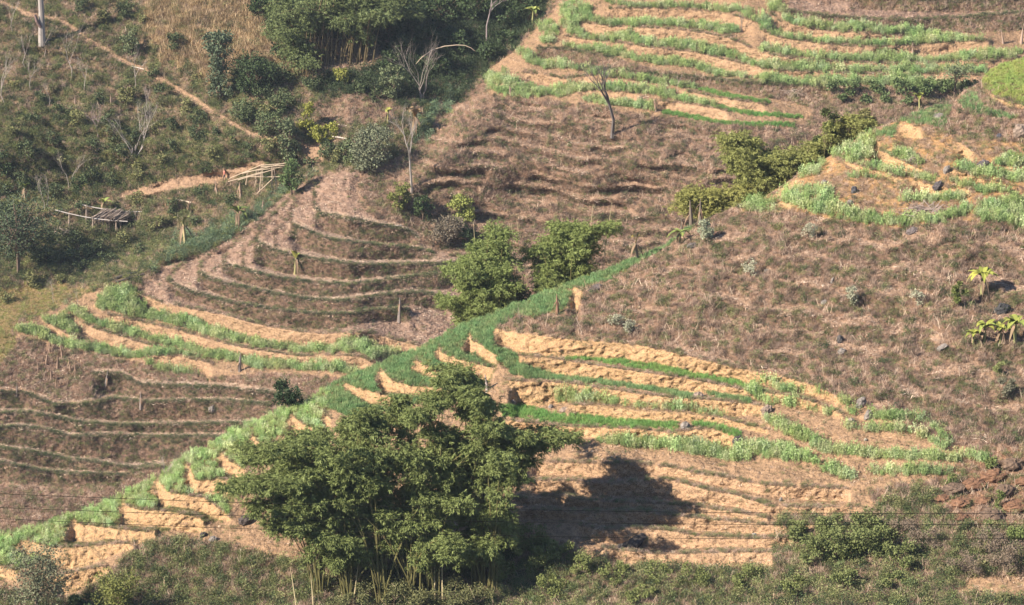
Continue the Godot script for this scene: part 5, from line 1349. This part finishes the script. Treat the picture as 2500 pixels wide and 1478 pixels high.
	bare_tree(far_, "bare_tree", 1812, 78, 64, "small leafless tree in the middle of the upper terraces", "", Color(0.24, 0.2, 0.18), 1.2, 0.35)
	bare_tree(far_, "bare_tree", 1655, 224, 52, "tiny leafless tree on a bank of the upper terraces", "", Color(0.34, 0.28, 0.26), 0.8, 0.35)
	bare_tree(near, "bare_tree", 1275, 812, 80, "small dead tree beside the cereal at the brow of the clay bank", "", Color(0.26, 0.21, 0.18), 0.7, 0.35, 0.7)
	bare_tree(near, "bare_tree", 402, 1162, 60, "small leafless shrub poking above the pale green crest", "", Color(0.45, 0.38, 0.36), 0.6, 0.15, 0.7, 4, 3)
	# thick pale trunk at the edge of the upper path
	var o := far_.at(102, 108)
	var pt_ := thing("pale_trunk", o, "thick whitish tree trunk with a broken side limb by the upper path", "tree")
	var tr := Acc.new()
	tr.tube(PackedVector3Array([Vector3(0, -0.3, 0), Vector3(0.05, 2.5, 0), Vector3(0.15, 5.0, 0), Vector3(0.1, 9.0, 0.2), Vector3(0.4, 13.0, 0)]), PackedFloat32Array([0.62, 0.5, 0.44, 0.38, 0.28]), Color(0.33, 0.30, 0.285), 9)
	put("trunk", tr.mesh(), mats.wood, pt_)
	tr = Acc.new()
	tr.tube(PackedVector3Array([Vector3(0, 2.7, 0.3), Vector3(-0.5, 3.6, 0.5), Vector3(-0.75, 4.6, 0.5)]), PackedFloat32Array([0.3, 0.3, 0.2]), Color(0.2, 0.14, 0.13), 7)
	put("broken_limb", tr.mesh(), mats.wood, pt_)
	# bananas
	var yg := Color(0.19, 0.23, 0.06)
	banana(near, 2398, 722, 92, 13, Color(0.22, 0.25, 0.06), "large yellow-green banana plant alone on the dry slope")
	for a in [[2404, 838, 74], [2478, 838, 92], [2442, 838, 64], [2376, 842, 50]]:
		banana(near, a[0], a[1], a[2], 11, yg, "yellowing banana plant in the cluster under the dark boulder", "banana cluster under the dark boulder")
	banana(far_, 2246, 268, 56, 7, Color(0.18, 0.22, 0.06), "banana plant tucked behind the cereal bed on the ridge crest")
	banana(far_, 946, 304, 56, 3, Color(0.22, 0.25, 0.07), "banana plant with two upright leaves on the brown bank", "", Color(0.3, 0.28, 0.12), 2.5)
	banana(far_, 1008, 326, 84, 5, Color(0.22, 0.16, 0.09), "withered brown banana plant beside the green gully", "", Color(0.30, 0.22, 0.14), 1.8)
	banana(far_, 1300, 58, 56, 8, Color(0.2, 0.25, 0.08), "banana plant at the upper edge of the dark wood")
	banana(far_, 578, 556, 74, 7, Color(0.13, 0.18, 0.06), "banana plant with drooping leaves at the edge of the stubble field")
	banana(far_, 252, 520, 50, 5, Color(0.2, 0.26, 0.08), "small banana plant behind the brushwood shelter")
	banana(far_, 60, 490, 60, 3, Color(0.16, 0.22, 0.07), "thin banana plant on the weedy slope", "", Color(0.4, 0.32, 0.24), 1.8)
	banana(far_, 452, 594, 90, 2, Color(0.18, 0.2, 0.08), "tall bare-stemmed banana plant in the green valley", "", Color(0.42, 0.36, 0.2), 2.0)
	banana(far_, 720, 670, 76, 3, Color(0.17, 0.2, 0.06), "slim banana plant growing on a stubble terrace bank", "", Color(0.3, 0.28, 0.14), 2.2)
	banana(near, 1660, 596, 56, 9, Color(0.16, 0.22, 0.07), "low spreading banana plant at the head of the cereal strip", "", Color(0.3, 0.27, 0.15), 0.5)
	banana(near, 1558, 634, 76, 2, Color(0.27, 0.25, 0.06), "thin yellow-topped banana plant behind the cereal crest", "", Color(0.24, 0.19, 0.14), 3.0)
	for a in [[585, 907, 48, "tall grey banana stump at the lower edge of a leafy crop row"], [258, 941, 38, "grey banana stump on the first ledge below the crop rows"], [343, 998, 42, "dark leaning banana stump in the middle of the stepped dry slope"], [40, 970, 32, "squat banana stump at the end of the bare footpath ledge"], [975, 786, 62, "tall dark banana stump on the lowest stubble terrace"]]:
		stump(far_, a[0], a[1], a[2], a[3], "lone banana stumps", Color(0.22, 0.19, 0.18))
	for a in [[112, 890, 34], [125, 932, 34], [152, 874, 36], [172, 908, 34], [92, 905, 26], [136, 946, 26], [182, 918, 30], [140, 900, 34], [120, 860, 30], [165, 940, 22]]:
		stump(far_, a[0], a[1], a[2], "shaggy brown banana stump in the cluster on the weedy bank", "banana stump cluster", Color(0.27, 0.19, 0.145))
	for a in [[530, 476, 36], [588, 488, 44], [466, 522, 36], [641, 512, 26], [183, 254, 22], [271, 254, 24], [1602, 272, 30], [1247, 234, 26], [2229, 130, 28], [2450, 106, 34], [2494, 108, 44]]:
		stump(far_, a[0], a[1], a[2], "single short banana stump among weeds or crops on the far hillside", "scattered far stumps", Color(0.34, 0.25, 0.2))
	for a in [[1688, 552, 66], [1710, 545, 60], [1664, 560, 40]]:
		stump(near, a[0], a[1], a[2], "dead banana trunk in the group of three on the ridge crest", "dead banana trunks on the crest", Color(0.17, 0.145, 0.115))
	stump(near, 1361, 768, 52, "dark reddish banana stump in the cereal beside a clay scar", "", Color(0.26, 0.16, 0.11))
	stump(near, 1190, 956, 44, "bleached grey tree stump beside the stepped nose of the ridge", "", Color(0.4, 0.35, 0.33))
	# rocks
	var gr := Color(0.41, 0.365, 0.335)
	var dk := Color(0.11, 0.10, 0.10)
	var br := Color(0.45, 0.35, 0.29)
	rock(near, 1548, 1326, 96, 26, dk, 0.55, "long black boulder lying aslant on the lowest orange terraces")
	rock(near, 1518, 1340, 40, 28, dk, 0.3, "black rock at the lower end of the long black boulder")
	rock(near, 2102, 990, 34, 46, gr, -0.5, "tall pale grey slab at the end of the leafy beds")
	rock(near, 2120, 1022, 32, 46, gr, -0.3, "pale grey slab leaning below a taller one")
	rock(near, 2052, 836, 28, 36, Color(0.16, 0.15, 0.15), 0.2, "dark hollow boulder in the dry brown slope")
	rock(near, 2056, 862, 34, 24, gr, 0.1, "grey rock just below the dark hollow boulder")
	rock(near, 1702, 970, 48, 22, br, 0.3, "brown-grey rock lying in a dark green cereal strip")
	rock(near, 1380, 1004, 44, 20, br, 0.1, "flat brown rock sitting in the bright green strip")
	rock(near, 1345, 996, 20, 18, gr, 0.2, "small rock beside the flat brown one in the bright green strip")
	rock(near, 1672, 1046, 34, 36, gr, -0.6, "grey leaning rock splitting the bright green strip")
	rock(near, 1802, 1082, 44, 36, Color(0.13, 0.12, 0.12), 0.1, "dark hollow rock among leafy clumps")
	rock(near, 1872, 1006, 46, 32, br, 0.3, "mossy brown rock between the leafy beds")
	rock(near, 600, 1274, 60, 32, Color(0.17, 0.14, 0.13), 0.2, "dark rock outcrop at the end of a clay bank")
	rock(near, 496, 1310, 30, 22, dk, 0.4, "black rock beside the weeds below the clay banks")
	rock(near, 520, 1320, 34, 22, gr, 0.1, "grey rock next to the black one below the clay banks")
	rock(near, 2012, 448, 24, 18, gr, 0.4, "grey rock at the edge of the leafy crest beds")
	rock(near, 2086, 470, 26, 32, Color(0.17, 0.17, 0.19), 0.2, "bluish dark rock standing on the rocky spur")
	rock(near, 2076, 498, 22, 22, gr, 0.2, "pale rock below the bluish dark one")
	rock(near, 2290, 456, 44, 24, Color(0.18, 0.16, 0.17), 0.6, "dark slanting rock rib in the rocky spur")
	rock(near, 2312, 420, 26, 34, gr, -0.5, "pale slanting rock rib above the dark one")
	rock(near, 2244, 432, 36, 20, br, 0.1, "brown brush-covered rock between leafy clumps")
	rock(near, 2288, 288, 50, 18, gr, 0.5, "grey rock at the corner of the cereal bed")
	rock(near, 2440, 336, 22, 22, Color(0.2, 0.2, 0.24), 0.3, "blue-grey rock on the rocky spur below the round field")
	rock(near, 2494, 330, 64, 54, br, 0.2, "large mossy brown boulder below the round field")
	rock(near, 2400, 405, 50, 26, Color(0.22, 0.19, 0.2), 0.5, "purple-grey rock beside the leafy clumps of the spur")
	rock(near, 2448, 762, 64, 40, Color(0.1, 0.1, 0.105), 0.3, "dark boulder above the cluster of banana plants")
	rock(near, 1452, 706, 60, 14, Color(0.2, 0.17, 0.17), 0.5, "dark slanting rock at the edge of the cereal crest")
	rock(near, 1690, 602, 44, 18, Color(0.22, 0.19, 0.18), 0.2, "brown rock under the low spreading banana plant")
	rock(near, 1842, 1308, 20, 12, Color(0.6, 0.56, 0.54), 0.1, "whitish stone on the lowest orange terrace")
	rock(near, 1906, 1224, 12, 20, gr, -0.3, "pointed grey stone on an orange terrace")
	rock(near, 1992, 1258, 16, 10, Color(0.6, 0.56, 0.54), 0.1, "whitish flat stone at the end of an orange terrace")
	rock(near, 2300, 850, 48, 14, gr, 0.5, "long grey rock lying in the dry slope below the bananas")
	rock(near, 2032, 692, 14, 30, gr, -0.2, "narrow upright grey rock in the dry slope")
	rock(near, 2012, 740, 26, 14, gr, 0.6, "slanting grey rock in the dry slope")
	rock(near, 1872, 664, 22, 14, gr, 0.1, "small pale rock in the dry slope")
	rock(near, 2228, 566, 54, 18, Color(0.26, 0.22, 0.22), 0.3, "brown-grey rock shelf below the long leafy bed")
	rock(near, 1252, 986, 26, 20, br, 0.1, "brown rock at the start of the bright green strip")
	rock(near, 2078, 1028, 26, 14, Color(0.5, 0.42, 0.36), 0.1, "pale brown rock beside the grey slabs")
	rock(near, 2114, 1076, 14, 12, Color(0.62, 0.56, 0.46), 0.1, "cream stone between the leafy beds")
	rock(far_, 518, 1002, 30, 24, gr, 0.1, "grey rock on the reddish stepped slope")
	var oc := Color(0.34, 0.19, 0.12)
	var n := 0
	for a in [[2330, 1196, 70, 44], [2378, 1186, 66, 48], [2425, 1168, 70, 56], [2470, 1140, 84, 66], [2345, 1232, 72, 44], [2398, 1226, 70, 48], [2452, 1206, 74, 58], [2498, 1180, 70, 66], [2336, 1264, 60, 36], [2420, 1262, 70, 44], [2480, 1240, 70, 46], [2300, 1220, 46, 30], [2530, 1210, 70, 60]]:
		rock(near, a[0], a[1], a[2] * rr(0.9, 1.6), a[3] * rr(0.4, 0.85), oc if n % 3 else Color(0.27, 0.19, 0.14), 0.08, "orange-brown rock ledge in the crumbling outcrop at the end of the terraces", "ledges of the crumbling outcrop")
		n += 1
	# brushwood
	sticks(far_, 1932, 232, 60, 14, 60, Color(0.55, 0.45, 0.38), "pale heap of cut branches on the bank below the upper terraces")
	sticks(far_, 1568, 242, 26, 8, 26, Color(0.55, 0.42, 0.36), "small heap of pale sticks beside a crop row")
	sticks(near, 2262, 520, 110, 16, 90, Color(0.3, 0.24, 0.22), "grey heap of cut brush above the long leafy bed")
	sticks(near, 2236, 400, 50, 16, 50, Color(0.26, 0.2, 0.19), "dark heap of brush on the rocky spur")
	sticks(far_, 150, 570, 50, 12, 30, Color(0.42, 0.34, 0.3), "heap of grey sticks beside the brushwood shelter")
	built_things()
	build_person()
func setup_light() -> void:
	var cam := Camera3D.new()
	cam.name = "camera"
	cam.position = CAM
	cam.rotation = Vector3(-TH, 0, 0)
	cam.fov = 14.0
	cam.near = 0.5
	cam.far = 3000.0
	add_child(cam)
	cam.current = true
	var e := Environment.new()
	e.background_mode = Environment.BG_SKY
	var sky := Sky.new()
	var sm := ProceduralSkyMaterial.new()
	sm.sky_top_color = Color(0.42, 0.54, 0.72)
	sm.sky_horizon_color = Color(0.72, 0.78, 0.84)
	sm.ground_bottom_color = Color(0.22, 0.2, 0.15)
	sm.ground_horizon_color = Color(0.5, 0.5, 0.46)
	sky.sky_material = sm
	e.sky = sky
	e.background_energy_multiplier = 0.48
	e.tonemap_mode = Environment.TONE_MAPPER_LINEAR
	e.tonemap_exposure = 2.36
	e.sdfgi_enabled = true
	e.ssao_enabled = true
	e.ssil_enabled = true
	e.fog_enabled = true
	e.fog_density = 0.0001
	e.fog_light_color = Color(0.8, 0.86, 0.95)
	var w := WorldEnvironment.new()
	w.name = "world_environment"
	w.environment = e
	add_child(w)
	var sun := DirectionalLight3D.new()
	sun.name = "sun"
	sun.light_energy = 1.6
	sun.light_angular_distance = 0.5
	sun.light_color = Color(1.0, 0.945, 0.865)
	sun.shadow_enabled = true
	add_child(sun)
	sun.look_at_from_position(Vector3.ZERO, Vector3(0.80, -0.58, -0.36), Vector3.UP)

func _ready() -> void:
	rng.seed = 20240
	nz.seed = 5; nz.frequency = 0.01; nz.fractal_octaves = 3
	nf.seed = 9; nf.frequency = 0.02; nf.fractal_octaves = 3
	setup_light()
	make_materials()
	var crest := V(CREST)
	near = Sheet.new()
	far_ = Sheet.new()
	far_.du = 6.0; far_.nu = 600; far_.dv = 3.5; far_.nv = 490; far_.gv = 1.8e-4
	build_sheet(near, true, BANKS_NEAR, COVER_NEAR, STEPS_NEAR, crest)
	build_sheet(far_, false, BANKS_FAR, COVER_FAR, STEPS_FAR, crest)
	print("sheets ", Time.get_ticks_msec())
	var a := MeshInstance3D.new()
	a.name = "near_hill"
	add_child(a)
	tag(a, "terraced ridge of orange clay and dry brown grass with the large bamboo", "hill", "", "structure")
	sheet_meshes(near, BANKS_NEAR, a, true)
	var b := MeshInstance3D.new()
	b.name = "far_hill"
	add_child(b)
	tag(b, "hillside behind the ridge with stubble terraces, footpath and brown slope", "hill", "", "structure")
	sheet_meshes(far_, BANKS_FAR, b, false)
	print("meshes ", Time.get_ticks_msec())
	make_protos()
	plant_crops()
	print("crops ", Time.get_ticks_msec())
	cover_ground(near, "near", 1.0, 1.0)
	cover_ground(far_, "far", 1.5, 1.25)
	edge_weeds(near, BANKS_NEAR, "near", 1.0)
	edge_weeds(far_, BANKS_FAR, "far", 1.5)
	flush("near_dry", "dry_grass", "dry brown grass and dead stalks covering the near ridge", "grass", "grass")
	flush("near_weed", "weeds", "low green weeds scattered over the near ridge and its foot", "weeds", "leaf")
	flush("far_dry", "dry_grass", "dry grass, straw and litter covering the hillside behind the ridge", "grass", "grass")
	flush("far_weed", "weeds", "green weeds and undergrowth on the hillside behind the ridge", "weeds", "leaf")
	print("cover ", Time.get_ticks_msec())
	build_things()
	print("things ", Time.get_ticks_msec(), " sprays ", n_inst, " cover ", n_cover)

const BED_NEAR := {
	"b": ["light green leafy crop in a narrow bed on the orange clay ridge", "leafy crop beds on the near ridge"],
	"w": ["dark green young cereal in a narrow bed on the near ridge", "young cereal beds on the near ridge"],
	"g": ["bright green short crop in a smooth strip between orange clay banks", "bright green strips on the near ridge"],
	"y": ["rounded yellow-green field of short grass topping the ridge", ""],
}
func plant_crops() -> void:
	plant_bed(near, V(NOSE_W), "w", "nose_w", true)
	flush("nose_w", "crop_bed", "dark green young cereal wrapping the stepped nose of the ridge", "crop", "grass")
	plant_bed(near, V(NOSE_B), "b", "nose_b", true, 0.66, 1.22)
	flush("nose_b", "crop_bed", "pale green leafy crop along the ridge crest descending beside the stepped clay banks", "crop", "leaf")
	for i in CROPS_NEAR.size():
		var c: Array = CROPS_NEAR[i]
		var key := "cn%d" % i
		plant_bed(near, band(c[1], c[2]), c[0], key, false)
		flush(key, "crop_bed", BED_NEAR[c[0]][0], "crop", "leaf" if c[0] == "b" else "grass", BED_NEAR[c[0]][1])
	for i in CROPS_FAR.size():
		var c: Array = CROPS_FAR[i]
		var key := "cf%d" % i
		plant_bed(far_, band(c[1], c[2]), c[0], key, false, 1.25)
		var spur := i < 5
		flush(key, "crop_bed", ("light green leafy crop row below the brown stubble terraces" if spur else "light green leafy crop row on the orange terraces above the brown slope"), "crop", "leaf", "crop rows below the stubble terraces" if spur else "crop rows on the upper terraces")
